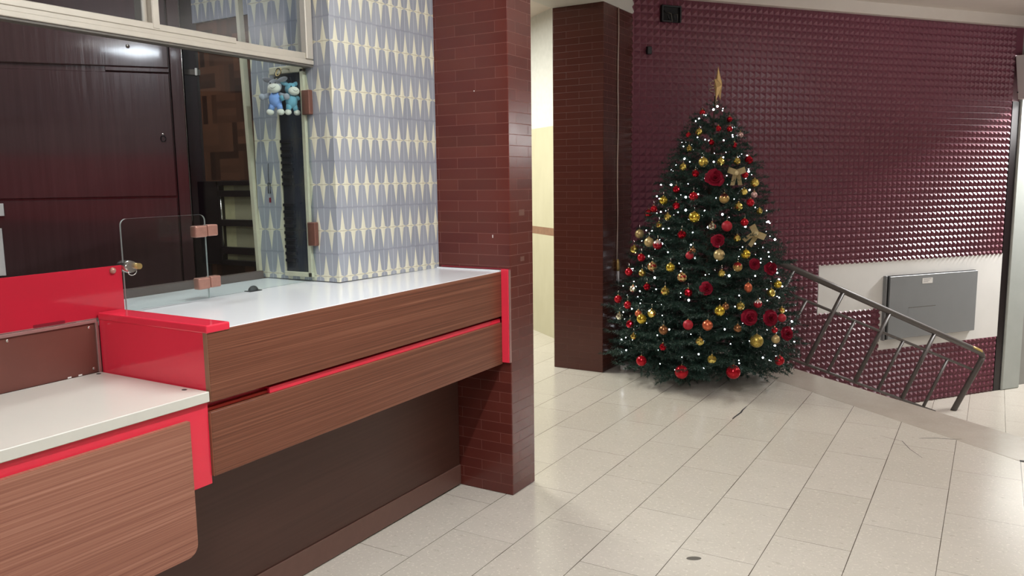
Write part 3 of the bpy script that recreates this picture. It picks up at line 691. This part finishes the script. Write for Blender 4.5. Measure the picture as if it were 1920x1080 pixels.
bm = bmesh.new()
prof_ = [(5.77, 2.66), (5.715, 2.232), (3.2, 2.232), (3.2, 2.66)]
a = [bm.verts.new((7.70, y, z)) for y, z in prof_]; b = [bm.verts.new((7.98, y, z)) for y, z in prof_]
bm.faces.new(a); bm.faces.new(b)
for i in range(4): bm.faces.new((a[i], a[(i+1) % 4], b[(i+1) % 4], b[i]))
bmesh.ops.bevel(bm, geom=list(bm.edges), offset=0.006, segments=2, profile=0.5, affect='EDGES'); bmesh.ops.recalc_face_normals(bm, faces=bm.faces)
sb = thing('shutter_box', (7.84, 5.0, 2.23), 'white roller shutter box over the doorway at the end of the maroon wall', 'shutter box', rot=WANG)
from_bm('housing', bm, M['shutter'], sb)
ball_obj('bolt', (7.698, 5.72, 2.30), 0.008, M['black'], sb, (0.5, 1, 1))

jb = thing('broken_wall_box', (3.71, 5.79, 2.81), 'broken black wall box with torn wires high on the maroon wall near the pillar', 'wall box', rot=WANG)
box('recess', (3.625, 3.80), (5.785, 5.80), (2.752, 2.878), M['void'], jb)
for nm, w, z in (('rim', (3.62, 3.80), (2.868, 2.88)), ('rim', (3.62, 3.635), (2.75, 2.88)), ('rim', (3.79, 3.805), (2.75, 2.88)), ('rim', (3.62, 3.72), (2.75, 2.762))):
    box(nm, w, (5.765, 5.79), z, M['black'], jb, 0.003)
for k in range(4):
    tube_obj('torn_wire', [(3.65+0.03*k, 5.785, 2.84-0.01*k), (3.67+0.03*k, 5.755, 2.80+0.01*(k % 2)), (3.69+0.025*k, 5.765, 2.765-0.015*(k % 2))], 0.004, M['alu_dark' if k % 2 else 'black'], jb, n=6)
tag(box('blanking_plate', (3.49, 3.53), (5.762, 5.80), (2.49, 2.55), M['black'], rot=WANG, bevel=0.004), 'small black plate on the maroon wall under the broken wall box', 'wall plate')

hc = thing('hanging_cable', (-2.553, 5.885, 0.65), 'thin white cable with a lamp socket end hanging down the rear brick pillar', 'cable')
pts = [(-2.553, 5.886, 2.794)] + [(-2.553, 5.885+0.006*math.sin(k*1.7), 2.79-0.193*k) for k in range(1, 10)] + [(-2.552, 5.880, 0.86)]
tube_obj('cord', pts, 0.0045, M['wire'], hc, n=8)
tube_obj('socket', [(-2.547, 5.880, 0.87), (-2.546, 5.881, 0.845), (-2.546, 5.884, 0.80), (-2.546, 5.886, 0.775)], [0.008, 0.016, 0.017, 0.012], M['brass'], hc, n=12)
tube_obj('tip', [(-2.546, 5.886, 0.776), (-2.546, 5.893, 0.72), (-2.546, 5.905, 0.655)], [0.010, 0.008, 0.003], M['plugwhite'], hc, n=10)
pa = thing('power_adapter', (-2.44, 5.80, 0), 'white plastic power adapter on the floor between rear pillar and Christmas tree', 'power adapter')
box('body', (-2.475, -2.415), (5.77, 5.83), (0.0, 0.045), M['plugwhite'], pa, 0.008, 2)
tube_obj('lead', [(-2.415, 5.80, 0.02), (-2.33, 5.83, 0.006), (-2.2, 5.80, 0.006), (-2.05, 5.9, 0.006)], 0.004, M['plugwhite'], pa, n=8)
# worn spots on the floor tiles
def crack(pts, wd):
    bm = bmesh.new(); vs = []
    for i, (x, y) in enumerate(pts):
        t = Vector((pts[min(i+1, len(pts)-1)][0]-pts[max(i-1, 0)][0], pts[min(i+1, len(pts)-1)][1]-pts[max(i-1, 0)][1], 0)).normalized()
        nn = Vector((-t.y, t.x, 0))*(wd*(0.3+0.7*math.sin(math.pi*(i+0.3)/(len(pts)))))
        vs.append((bm.verts.new(Vector((x, y, 0.0006))+nn), bm.verts.new(Vector((x, y, 0.0006))-nn)))
    for a, b in zip(vs, vs[1:]): bm.faces.new((a[0], b[0], b[1], a[1]))
    bmesh.ops.recalc_face_normals(bm, faces=bm.faces)
    return from_bm('floor_crack', bm, M['void'], kind='structure')
crack([(-1.335, 5.22), (-1.336, 5.12), (-1.33, 5.06), (-1.337, 4.96), (-1.34, 4.90)], 0.006)
crack([(-0.09, 5.13), (-0.14, 5.10), (-0.22, 5.08), (-0.30, 5.03)], 0.003)
crack([(-0.50, 4.98), (-0.44, 4.95), (-0.38, 4.93), (-0.33, 4.80), (-0.26, 4.68)], 0.0018)
bm = bmesh.new(); bm_ball(bm, (-0.95, 2.964, 0.0), 0.03, 20, 8, (1.0, 0.55, 0.02), rotm=Matrix.Rotation(0.6, 3, 'Z')); tag(from_bm('floor_stain', bm, M['alu_dark'], kind='structure', uv=False))
tag(box('floor_chip', (0.186, 0.215), (4.86, 4.885), (0.0, 0.001), M['void'], kind='structure'))

ORNAMENTS = [
    (-1.899, 5.931, 1.977, 0.0217, 'red', 'small red bauble just left of the tree tip below the star'),
    (-1.704, 5.958, 1.919, 0.0214, 'redfacet', 'small faceted red bauble on the right edge under the tree tip'),
    (-1.754, 5.854, 1.851, 0.0212, 'red', 'tiny red bauble in the middle of the tip, beside a white light'),
    (-1.687, 5.907, 1.847, 0.0213, 'red', 'tiny red bauble near the tip, directly under the faceted red one'),
    (-1.885, 5.822, 1.829, 0.0272, 'goldfacet', 'topmost gold faceted bauble, below the tip on the left'),
    (-1.976, 5.854, 1.814, 0.0197, 'red', 'tiny red bauble on the upper left edge beside the topmost gold one'),
    (-1.63, 5.981, 1.806, 0.0233, 'pink', 'pale pink bauble on the upper right edge of the tree'),
    (-1.78, 5.781, 1.751, 0.0211, 'redfacet', 'small faceted red bauble in the middle, above the highest matte gold ball'),
    (-1.638, 5.863, 1.73, 0.0211, 'redfacet', 'small faceted red bauble under the pale pink bauble at upper right'),
    (-1.939, 5.763, 1.71, 0.0233, 'goldfacet', 'small gold faceted bauble on the upper left, below the tiny red one'),
    (-1.809, 5.694, 1.61, 0.0343, 'gold', 'highest plain gold ball, in the upper middle of the tree'),
    (-1.695, 5.732, 1.612, 0.0284, 'goldfacet', 'gold faceted bauble right of the highest plain gold ball'),
    (-1.602, 5.808, 1.615, 0.0266, 'goldfacet', 'gold faceted bauble directly above the upper gold bow'),
    (-1.545, 5.912, 1.622, 0.0307, 'redfacet', 'faceted red bauble on the upper right edge beside the gold bow'),
    (-1.959, 5.698, 1.579, 0.027, 'goldfacet', 'gold faceted bauble on the upper left edge beside the highest gold ball'),
    (-1.855, 5.662, 1.53, 0.0267, 'redfacet', 'faceted red bauble left of the highest red rose'),
    (-1.547, 5.828, 1.516, 0.0247, 'red', 'glossy red bauble right of the upper gold bow'),
    (-1.494, 5.895, 1.458, 0.0325, 'goldfacet', 'gold faceted bauble on the right edge below the upper bow'),
    (-1.99, 5.645, 1.419, 0.027, 'redfacet', 'faceted red bauble on the upper left above another faceted red one'),
    (-2.092, 5.662, 1.338, 0.0313, 'shinygold', 'shiny gold ball on the left edge, the highest shiny one there'),
    (-1.847, 5.604, 1.368, 0.0322, 'red', 'glossy red ball in the middle, below the highest rose'),
    (-1.97, 5.593, 1.302, 0.0268, 'redfacet', 'faceted red bauble between a shiny gold ball and a glossy red ball'),
    (-2.182, 5.705, 1.273, 0.0258, 'red', 'glossy red bauble of a touching pair on the left edge, upper one'),
    (-2.248, 5.768, 1.238, 0.0302, 'redfacet', 'faceted dark red bauble of a touching pair on the left edge, lower one'),
    (-2.028, 5.58, 1.222, 0.027, 'goldfacet', 'gold faceted bauble on the left, under two faceted red ones'),
    (-2.093, 5.581, 1.163, 0.0233, 'goldfacet', 'small gold faceted bauble left of and below its gold twin'),
    (-1.822, 5.553, 1.225, 0.0395, 'shinygold', 'large shiny gold ball in the middle of the upper half'),
    (-2.305, 5.731, 1.084, 0.0344, 'champagne', 'matte champagne ball sticking out at the far left edge'),
    (-2.16, 5.557, 1.038, 0.0351, 'champagne', 'matte champagne ball touching a silver capped red bauble'),
    (-2.075, 5.506, 1.025, 0.0346, 'redsilver', 'red bauble with a silver top touching a champagne ball'),
    (-1.893, 5.499, 1.103, 0.032, 'redfacet', 'faceted red bauble alone in the middle left of the tree'),
    (-1.797, 5.457, 0.996, 0.0223, 'bronze', 'small dark bronze bauble above a matte red one'),
    (-1.815, 5.442, 0.963, 0.0279, 'redmatte', 'matte red bauble hanging under the dark bronze one'),
    (-2.319, 5.661, 0.97, 0.0321, 'goldfacet', 'gold faceted bauble on the left edge below the outermost champagne ball'),
    (-2.208, 5.529, 0.925, 0.0293, 'red', 'glossy red bauble below the touching champagne and red pair'),
    (-2.088, 5.439, 0.873, 0.0344, 'goldred', 'gold bauble with red star pattern, left of a plain gold ball'),
    (-1.94, 5.405, 0.877, 0.0319, 'shinygold', 'shiny gold ball between two red patterned gold baubles'),
    (-2.315, 5.552, 0.812, 0.0298, 'red', 'glossy red bauble on the left edge near the hanging cable end'),
    (-2.169, 5.45, 0.82, 0.027, 'goldfacet', 'small gold faceted bauble left of the star patterned one'),
    (-1.844, 5.376, 0.815, 0.0334, 'goldred', 'gold bauble with red pattern right of the shiny gold ball'),
    (-1.643, 5.658, 1.354, 0.0357, 'golddark', 'gold ball with a dark red top, right of the glossy red ball'),
    (-1.536, 5.773, 1.396, 0.0264, 'goldfacet', 'gold faceted bauble on the upper right inside the edge'),
    (-1.484, 5.848, 1.376, 0.0228, 'pink', 'pale pink bauble on the right edge above a red one'),
    (-1.494, 5.79, 1.321, 0.0284, 'red', 'red bauble on the right edge below the pale pink one'),
    (-1.553, 5.704, 1.297, 0.03, 'goldfacet', 'gold faceted bauble on the right beside a bright light'),
    (-1.443, 5.846, 1.259, 0.0228, 'goldfacet', 'small gold bauble on the right edge above the lower bow'),
    (-1.694, 5.554, 1.16, 0.0298, 'silverfacet', 'silver faceted bauble in the middle beside a matte red ball'),
    (-1.603, 5.6, 1.163, 0.0372, 'redmatte', 'large matte red ball right of the silver faceted bauble'),
    (-1.506, 5.694, 1.186, 0.0281, 'red', 'glossy red ball on the right above the lower gold bow'),
    (-1.533, 5.61, 1.078, 0.026, 'goldfacet', 'gold faceted bauble left of the lower gold bow'),
    (-1.623, 5.499, 0.969, 0.0387, 'champagne', 'large champagne ball in the centre of the tree'),
    (-1.47, 5.608, 0.971, 0.0333, 'shinygold', 'shiny gold ball on the right below the lower gold bow'),
    (-1.503, 5.533, 0.888, 0.0331, 'goldflame', 'gold ball with red flame top, below the right shiny gold ball'),
    (-1.591, 5.457, 0.845, 0.0257, 'goldfacet', 'gold faceted bauble under the large champagne ball'),
    (-2.238, 5.449, 0.703, 0.0273, 'silverfacet', 'silver faceted bauble on the left edge among a cluster of lights'),
    (-2.109, 5.393, 0.731, 0.0267, 'redfacet', 'faceted red bauble right of a silver one on the left'),
    (-1.957, 5.351, 0.714, 0.0318, 'goldfacet', 'gold faceted bauble on the lower left between two faceted red ones'),
    (-1.79, 5.351, 0.713, 0.0295, 'redfacet', 'faceted red bauble under the gold one with red pattern'),
    (-2.398, 5.548, 0.602, 0.0301, 'red', 'glossy red ball at the leftmost edge of the lower tree'),
    (-2.27, 5.428, 0.583, 0.0293, 'red', 'glossy red ball right of and below the leftmost red ball'),
    (-2.344, 5.451, 0.491, 0.0276, 'silverfacet', 'silver faceted bauble near the brown pillar on the left edge'),
    (-2.156, 5.352, 0.54, 0.0249, 'copper', 'orange red bauble touching a shiny gold ball at lower left'),
    (-2.042, 5.319, 0.553, 0.032, 'goldfacet', 'gold faceted bauble right of the touching orange red and gold pair'),
    (-2.121, 5.329, 0.507, 0.0361, 'shinygold', 'shiny gold ball touching an orange red bauble at lower left'),
    (-2.223, 5.357, 0.457, 0.0289, 'redfacet', 'faceted red bauble at lower left beside the shiny gold ball'),
    (-1.937, 5.274, 0.451, 0.0334, 'bronze', 'bronze ball on the lower left above a small faceted red one'),
    (-1.769, 5.296, 0.499, 0.0348, 'redmatte', 'matte red ball left of the copper striped ball'),
    (-2.181, 5.327, 0.375, 0.023, 'goldfacet', 'small gold bauble at lower left below the faceted red one'),
    (-1.938, 5.269, 0.332, 0.0261, 'redfacet', 'small faceted red bauble below the bronze ball'),
    (-2.121, 5.331, 0.201, 0.0383, 'red', 'big glossy red ball at the bottom left of the tree'),
    (-1.817, 5.318, 0.156, 0.0484, 'red', 'big glossy red ball hanging lowest in front, above a stand foot'),
    (-1.428, 5.536, 0.747, 0.0275, 'copper', 'orange red drop bauble on the right below the flame topped ball'),
    (-1.305, 5.676, 0.702, 0.0297, 'goldfacet', 'gold faceted bauble on the lower right, left of a shiny gold one'),
    (-1.28, 5.754, 0.754, 0.028, 'shinygold', 'shiny gold ball on the right edge near the railing top'),
    (-1.46, 5.467, 0.625, 0.0292, 'goldfacet', 'gold faceted bauble on the lower right above a red rose'),
    (-1.365, 5.561, 0.635, 0.0293, 'redsilver', 'dark red bauble with pale top on the lower right'),
    (-1.577, 5.384, 0.597, 0.0364, 'shinygold', 'shiny gold ball in the lower middle with a bronze neighbour'),
    (-1.545, 5.41, 0.625, 0.0255, 'bronze', 'small bronze bauble tucked behind the lower middle gold ball'),
    (-1.242, 5.733, 0.574, 0.0224, 'goldfacet', 'small gold bauble on the lower right edge in front of the railing'),
    (-1.236, 5.717, 0.524, 0.0298, 'redmatte', 'dark red bauble on the right edge under the small gold one'),
    (-1.643, 5.329, 0.5, 0.0364, 'copper', 'copper striped ball right of the matte red ball'),
    (-1.462, 5.419, 0.479, 0.0273, 'bronze', 'brownish bronze bauble left of the big glitter gold ball'),
    (-1.352, 5.499, 0.388, 0.0456, 'glitter', 'big glitter gold ball on the lower right'),
    (-1.254, 5.631, 0.386, 0.0295, 'champagne', 'champagne ball right of the big glitter gold ball'),
    (-1.684, 5.294, 0.389, 0.0292, 'goldfacet', 'gold faceted bauble below the copper striped ball'),
    (-1.608, 5.328, 0.266, 0.0329, 'goldfacet', 'gold faceted bauble low in the middle above the bottom red balls'),
    (-1.49, 5.442, 0.167, 0.0497, 'red', 'big glossy red ball at the bottom right of the front'),
    (-1.243, 5.709, 0.221, 0.0356, 'red', 'glossy red bauble at the bottom right edge beside the railing'),
    (-1.263, 5.625, 0.45, 0.0221, 'red', 'small red bauble above the champagne ball at lower right'),
    (-1.72, 5.676, 1.496, 0.0491, 'rose', 'highest dark red velvet rose, in the upper middle'),
    (-1.644, 5.532, 1.066, 0.0371, 'rose', 'dark red rose deep in the centre above the champagne ball'),
    (-1.418, 5.624, 0.903, 0.0333, 'rose', 'dark red rose on the right beside the flame topped gold ball'),
    (-1.331, 5.728, 0.863, 0.0373, 'rose', 'red rose at the right edge beside the railing top'),
    (-1.674, 5.387, 0.742, 0.0366, 'rose', 'red rose in the middle, left of the orange red drop bauble'),
    (-1.406, 5.486, 0.546, 0.0456, 'rose', 'large dark red rose on the lower right above the big glitter ball'),
    (-1.296, 5.611, 0.532, 0.0442, 'rose', 'large red rose right of another large rose at lower right'),
    (-1.207, 5.724, 0.413, 0.041, 'rose', 'dark red rose sticking out at the lowest right edge'),
    (-1.593, 5.776, 1.532, 0.0644, 'bow', 'upper gold ribbon bow near the right edge'),
    (-1.434, 5.738, 1.106, 0.0675, 'bow', 'lower gold ribbon bow trailing over the right edge'),
]

# ================================================================== CHRISTMAS TREE
TB = Vector((-1.9, 5.99, 0.0)); LEAN = Vector((0.0306, 0.0183, 0))
PZ = (0.0, .10, .25, .42, .81, 1.22, 1.63, 1.92, 2.05, 2.12); PR = (.52, .64, .71, .72, .62, .455, .315, .15, .06, .02)
def trad(z): return float(np.interp(z, PZ, PR))
def axis(z): return TB + LEAN*z + Vector((0, 0, z))
tree = thing('christmas_tree', TB, 'dark green artificial Christmas tree with lights and baubles beside the rear brick pillar', 'Christmas tree')
tube_obj('trunk', [axis(z) for z in (0.06, 0.6, 1.2, 1.7, 2.1)], [0.024, 0.021, 0.016, 0.011, 0.005], M['bark'], tree)
stand = tube_obj('stand', [axis(0.02), axis(0.2)], 0.03, M['tip'], tree, n=14)
for k in range(4):
    a = -1.50 + k*math.pi/2
    d = Vector((math.cos(a), math.sin(a), 0))
    tube_obj('stand_leg', [TB+d*0.02+Vector((0, 0, 0.09)), TB+d*0.16+Vector((0, 0, 0.055)), TB+d*0.33+Vector((0, 0, 0.013))], [0.014, 0.013, 0.012], M['tip'], stand, n=8)
# foliage: branches carry bottle-brush twigs, every needle a sliver of its own
twigs = []       # (start, end)
ga = math.pi*(3-math.sqrt(5)); NB = 330
for i in range(NB):
    f = (i+0.5)/NB
    z = 0.12 + 1.95*(f**1.35)
    a = i*ga + random.uniform(-0.25, 0.25)
    R = trad(z)*random.uniform(0.90, 1.05)
    d = Vector((math.cos(a), math.sin(a), 0)); side = Vector((-d.y, d.x, 0))
    up = 0.10 + 0.25*(z/2.1)
    droop = -0.10*(1-z/2.1)
    z0 = max(0.06, z - R*up*0.9)
    p = [axis(z0) + d*(R*t) + Vector((0, 0, (R*up*t + droop*t*t*R*0.6))) for t in (0.0, 0.25, 0.5, 0.75, 1.0)]
    if R < 0.12:
        twigs.append((p[1], p[4])); continue
    for s in range(2 if R < 0.3 else 4): 
        n = 2 if R < 0.3 else 4
        twigs.append((p[4-n+s] if n == 2 else p[s], p[4-n+s+1] if n == 2 else p[s+1]))
    nt = int(5 + R*15)
    for k in range(nt):
        t = 0.30 + 0.68*(k+0.5)/nt
        q = p[0].lerp(p[4], t)
        sgn = 1 if k % 2 else -1
        L = (0.09 + 0.10*random.random())*(0.55 + 0.6*min(1, R/0.6))*(1.15 - 0.45*t)
        dr = (d*0.75 + side*sgn*0.75 + Vector((0, 0, random.uniform(-0.35, 0.30)))).normalized()
        e = q + dr*L
        if e.z < 0.03: e.z = 0.03 + random.random()*0.02
        twigs.append((q, e))
S_ = np.array([t[0][:] for t in twigs]); E_ = np.array([t[1][:] for t in twigs])
LEN = np.linalg.norm(E_-S_, axis=1); cnt = np.maximum(6, (LEN*430).astype(int)); idx = np.repeat(np.arange(len(twigs)), cnt); N = len(idx)
tt = RNG.random(N)**0.9
base = S_[idx] + (E_-S_)[idx]*tt[:, None]
T = ((E_-S_)/LEN[:, None])[idx]
rv = RNG.normal(size=(N, 3)); rv -= (rv*T).sum(1)[:, None]*T; rv /= np.linalg.norm(rv, axis=1)[:, None]
dirn = T*0.75 + rv; dirn /= np.linalg.norm(dirn, axis=1)[:, None]
nl = RNG.uniform(0.018, 0.031, N)
wv = np.cross(dirn, RNG.normal(size=(N, 3))); wv /= np.linalg.norm(wv, axis=1)[:, None]
V = np.empty((N, 3, 3)); V[:, 0] = base + wv*0.0024; V[:, 1] = base - wv*0.0024; V[:, 2] = base + dirn*nl[:, None]
V[:, :, 2] = np.maximum(V[:, :, 2], 0.012)
# nothing grows into the wall or the pillar
depth = (-0.7950*V[:, :, 0] + 0.6066*V[:, :, 1]).max(axis=1)
keep = (depth < 5.765) & ~((V[:, :, 0].min(axis=1) < -2.553) & (V[:, :, 1].max(axis=1) > 5.622) & (V[:, :, 0].max(axis=1) > -3.0))
V = V[keep]; N = len(V)
V -= np.array(TB[:])
me = bpy.data.meshes.new('foliage'); me.vertices.add(N*3); me.loops.add(N*3); me.polygons.add(N)
me.vertices.foreach_set('co', V.reshape(-1).astype(np.float32)); me.loops.foreach_set('vertex_index', np.arange(N*3, dtype=np.int32))
me.polygons.foreach_set('loop_start', np.arange(0, N*3, 3, dtype=np.int32)); me.polygons.foreach_set('loop_total', np.full(N, 3, dtype=np.int32))
me.update(); me.validate(); me.materials.append(M['needle'])
link('foliage', me, tree)

# star on the tip
stz = Vector((-1.812, 6.02, 2.175))
sr = thing('tree_star', stz, 'gold glitter star topper seen almost edge-on at the tip of the Christmas tree', 'tree topper')
bm = bmesh.new(); ang = YAW + math.radians(64)
ax = Vector((math.cos(ang), math.sin(ang), 0)); nn = Vector((-ax.y, ax.x, 0))
rim = []
for k in range(10):
    a = math.pi/2 + k*math.pi/5 + 0.08; r = 0.135 if k % 2 == 0 else 0.056
    rim.append(bm.verts.new(stz + ax*(r*math.cos(a)) + Vector((0, 0, r*math.sin(a)))))
f0 = bm.verts.new(stz + nn*0.028); f1 = bm.verts.new(stz - nn*0.028)
for k in range(10):
    bm.faces.new((rim[k], rim[(k+1) % 10], f0)); bm.faces.new((rim[(k+1) % 10], rim[k], f1))
bmesh.ops.recalc_face_normals(bm, faces=bm.faces); from_bm('star', bm, M['star'], sr, uv=False)
tube_obj('coil_holder', [stz + Vector((-0.012+0.010*math.cos(k*0.9), 0.010*math.sin(k*0.9), -0.155+0.0035*k)) for k in range(26)], 0.0025, M['b_silverfacet'], sr, n=6)
tube_obj('tinsel_wire', [stz + Vector((-0.040+0.02*math.cos(k*0.8), -0.02+0.012*math.sin(k*1.1), -0.055+0.006*k)) for k in range(16)], 0.0028, M['b_silverfacet'], sr, n=5)

# fairy lights: one wire wound round the tree
fl = thing('fairy_lights', TB + Vector((0, 0, 0.1)), 'string of cool white fairy lights wound round the Christmas tree', 'fairy lights')
NL = 310; wire = []
for i in range(NL):
    f = i/NL; z = 0.10 + 1.96*(1-(1-f)**0.74) + random.uniform(-0.035, 0.035)
    a = f*2*math.pi*17 + random.uniform(-0.12, 0.12)
    r = trad(z)*random.uniform(0.72, 0.98)
    q = axis(max(0.05, z)) + Vector((math.cos(a)*r, math.sin(a)*r, 0))
    while (-0.795*q.x + 0.6066*q.y) > 5.74 or (q.x < -2.54 and q.y > 5.60):
        r *= 0.93; q = axis(max(0.05, z)) + Vector((math.cos(a)*r, math.sin(a)*r, 0))
    wire.append(q)
tube_obj('wire', [w - (w-axis(w.z))*0.05 for w in wire], 0.0018, M['greenwire'], fl, n=4)
order = sorted(range(NL), key=lambda i: (wire[i]-Vector((0, 0, 1.5))).length)
bulbs = [order[i] for i in range(0, 200, 2)]; rest = [i for i in order if i not in set(bulbs)]
for i in bulbs:
    bm = bmesh.new(); bm_ball(bm, wire[i], random.choice((0.0035, 0.0045, 0.006, 0.008)), 8, 6); from_bm('bulb', bm, M['bulb'], fl, uv=False)
bm = bmesh.new()
for i in rest: bm_ball(bm, wire[i], random.choice((0.0035, 0.0045, 0.0055)), 8, 6)
tag(from_bm('bulbs', bm, M['bulb'], fl, uv=False), kind='stuff')

# ---- ornaments (each hangs on the tree: a thing of its own)
GROUPS = {'rose': ('velvet_rose', 'flower', 'velvet roses on the tree'), 'bow': ('ribbon_bow', 'bow', 'ribbon bows on the tree')}
GOLD_CAP = M['brass']
def bauble(p, r, kind, label):
    t = thing('bauble', p, label, 'bauble', 'baubles on the Christmas tree')
    bm = bmesh.new()
    if 'facet' in kind:
        bmesh.ops.create_icosphere(bm, subdivisions=2, radius=r, matrix=Matrix.Rotation(random.random()*3, 4, 'X'))
        top = max(bm.verts, key=lambda v: v.co.z)
        for v in bm.verts:                      # shallow pressed reflector dimples
            if len(v.link_edges) == 5 and abs(v.co.z) < r*0.8: v.co *= 0.90
    else:
        bm_ball(bm, (0, 0, 0), r, 22, 14, (1, 1, 1.25) if 'drop' in label else (1, 1, 1))
    me = bpy.data.meshes.new('ball'); bm.to_mesh(me); bm.free(); me.materials.append(M['b_'+kind])
    link('ball', me, t)
    b = Vector(p); h = r*(1.25 if 'drop' in label else 1)
    cp = tube_obj('cap', [b+Vector((0, 0, h*0.95)), b+Vector((0, 0, h*0.95+0.007))], [0.0055, 0.005], GOLD_CAP, t, n=10)
    tube_obj('hanger', [b+Vector((0, 0, h*0.95+0.006)), b+Vector((0.003, 0, h*0.95+0.014)), b+Vector((0, 0.002, h+0.035))], 0.0009, M['chrome'], cp, n=4)
    return t
def rose(p, r, label):
    t = thing('velvet_rose', p, label, 'flower', 'velvet roses on the tree')
    b = Vector(p); d = (b - axis(b.z)); d.z = 0.25*d.length; d = (d.normalized() + 0.4*(Vector((0, 0, 1.5))-b).normalized()).normalized()
    q = d.to_track_quat('Z', 'Y').to_matrix()
    for ring, (n, rr, tilt, hh) in enumerate(((3, 0.30, 1.30, 0.34), (4, 0.52, 1.05, 0.28), (5, 0.78, 0.75, 0.16), (5, 1.0, 0.35, 0.04))):
        bm = bmesh.new()
        for k in range(n):
            a = 2*math.pi*(k+0.5*ring)/n + random.uniform(-0.2, 0.2); jt = random.uniform(-0.18, 0.18); jr = random.uniform(0.88, 1.12)
            rot = q @ Matrix.Rotation(a, 3, 'Z')
            G_ = [[None]*5 for _ in range(4)]
            for i in range(4):
                for j in range(5):
                    u = i/3; w_ = (j-2)/2
                    x = r*rr*jr*(0.15 + u*math.cos(tilt+jt)); zz = r*(hh + u*math.sin(tilt+jt)*0.8) + 0.07*r*math.sin(5*w_+k*2)*u
                    yy = w_*r*rr*0.75*math.sin(math.pi*(0.2+0.55*u))
                    x -= abs(w_)**2*r*0.16*(1-u*0.4)
                    if i == 3: zz -= 0.05*r*abs(w_); x += 0.10*r
                    G_[i][j] = bm.verts.new(b + rot @ Vector((x, yy, zz)))
            for i in range(3):
                for j in range(4):
                    f = bm.faces.new((G_[i][j], G_[i+1][j], G_[i+1][j+1], G_[i][j+1])); f.smooth = True
        bmesh.ops.solidify(bm, geom=bm.faces[:], thickness=0.0015)
        bmesh.ops.recalc_face_normals(bm, faces=bm.faces)
        from_bm('petal_ring', bm, M['rose'], t, uv=False)
    return t
def band(bm, pts, nrm, wd):
    vs = []
    for i, p in enumerate(pts):
        w_ = nrm[i] if isinstance(nrm, list) else nrm
        vs.append((bm.verts.new(p + w_*wd), bm.verts.new(p - w_*wd)))
    for a, b in zip(vs, vs[1:]):
        f = bm.faces.new((a[0], b[0], b[1], a[1])); f.smooth = True
def bow(p, r, label, skew):
    t = thing('ribbon_bow', p, label, 'bow', 'ribbon bows on the tree')
    b = Vector(p); d = (Vector((0, 0, 1.5))-b); d.z = 0; d.normalize(); sx = Vector((-d.y, d.x, 0)); upv = Vector((0, 0, 1))
    rz = Matrix.Rotation(skew, 3, d)
    sx = rz @ sx; upv = rz @ upv
    for s in (-1, 1):
        bm = bmesh.new()
        pts = [b + d*(0.006+r*0.35*math.sin(a)*1.0) + sx*(s*r*0.80*(1-math.cos(a))/2) + upv*(r*0.30*(1-math.cos(a))/2) for a in np.linspace(0, 2*math.pi*0.98, 15)]
        band(bm, pts, upv*0.9+sx*(-0.25*s), r*0.30); bmesh.ops.solidify(bm, geom=bm.faces[:], thickness=0.0015); bmesh.ops.recalc_face_normals(bm, faces=bm.faces); from_bm('loop', bm, M['bow'], t, uv=False)
        bm = bmesh.new()
        pts = [b + d*(0.012+0.010*math.sin(k*1.3+s)) + sx*(s*r*(0.12+0.035*k)) - upv*(r*0.17*k) for k in range(8)]
        band(bm, pts, sx*0.95+d*0.3, r*0.21); bmesh.ops.solidify(bm, geom=bm.faces[:], thickness=0.0015); bmesh.ops.recalc_face_normals(bm, faces=bm.faces); from_bm('tail', bm, M['bow'], t, uv=False)
    ball_obj('knot', b + d*0.016, r*0.24, M['bow'], t, (1, 1, 1.1))
    return t
for x, y, z, r, kind, label in ORNAMENTS:
    if kind == 'rose': rose((x, y, z), r*1.1, label)
    elif kind == 'bow': bow((x, y, z), r*1.15, label, 0.0 if 'upper' in label else -0.75)
    else: bauble((x, y, z), r, kind, label)
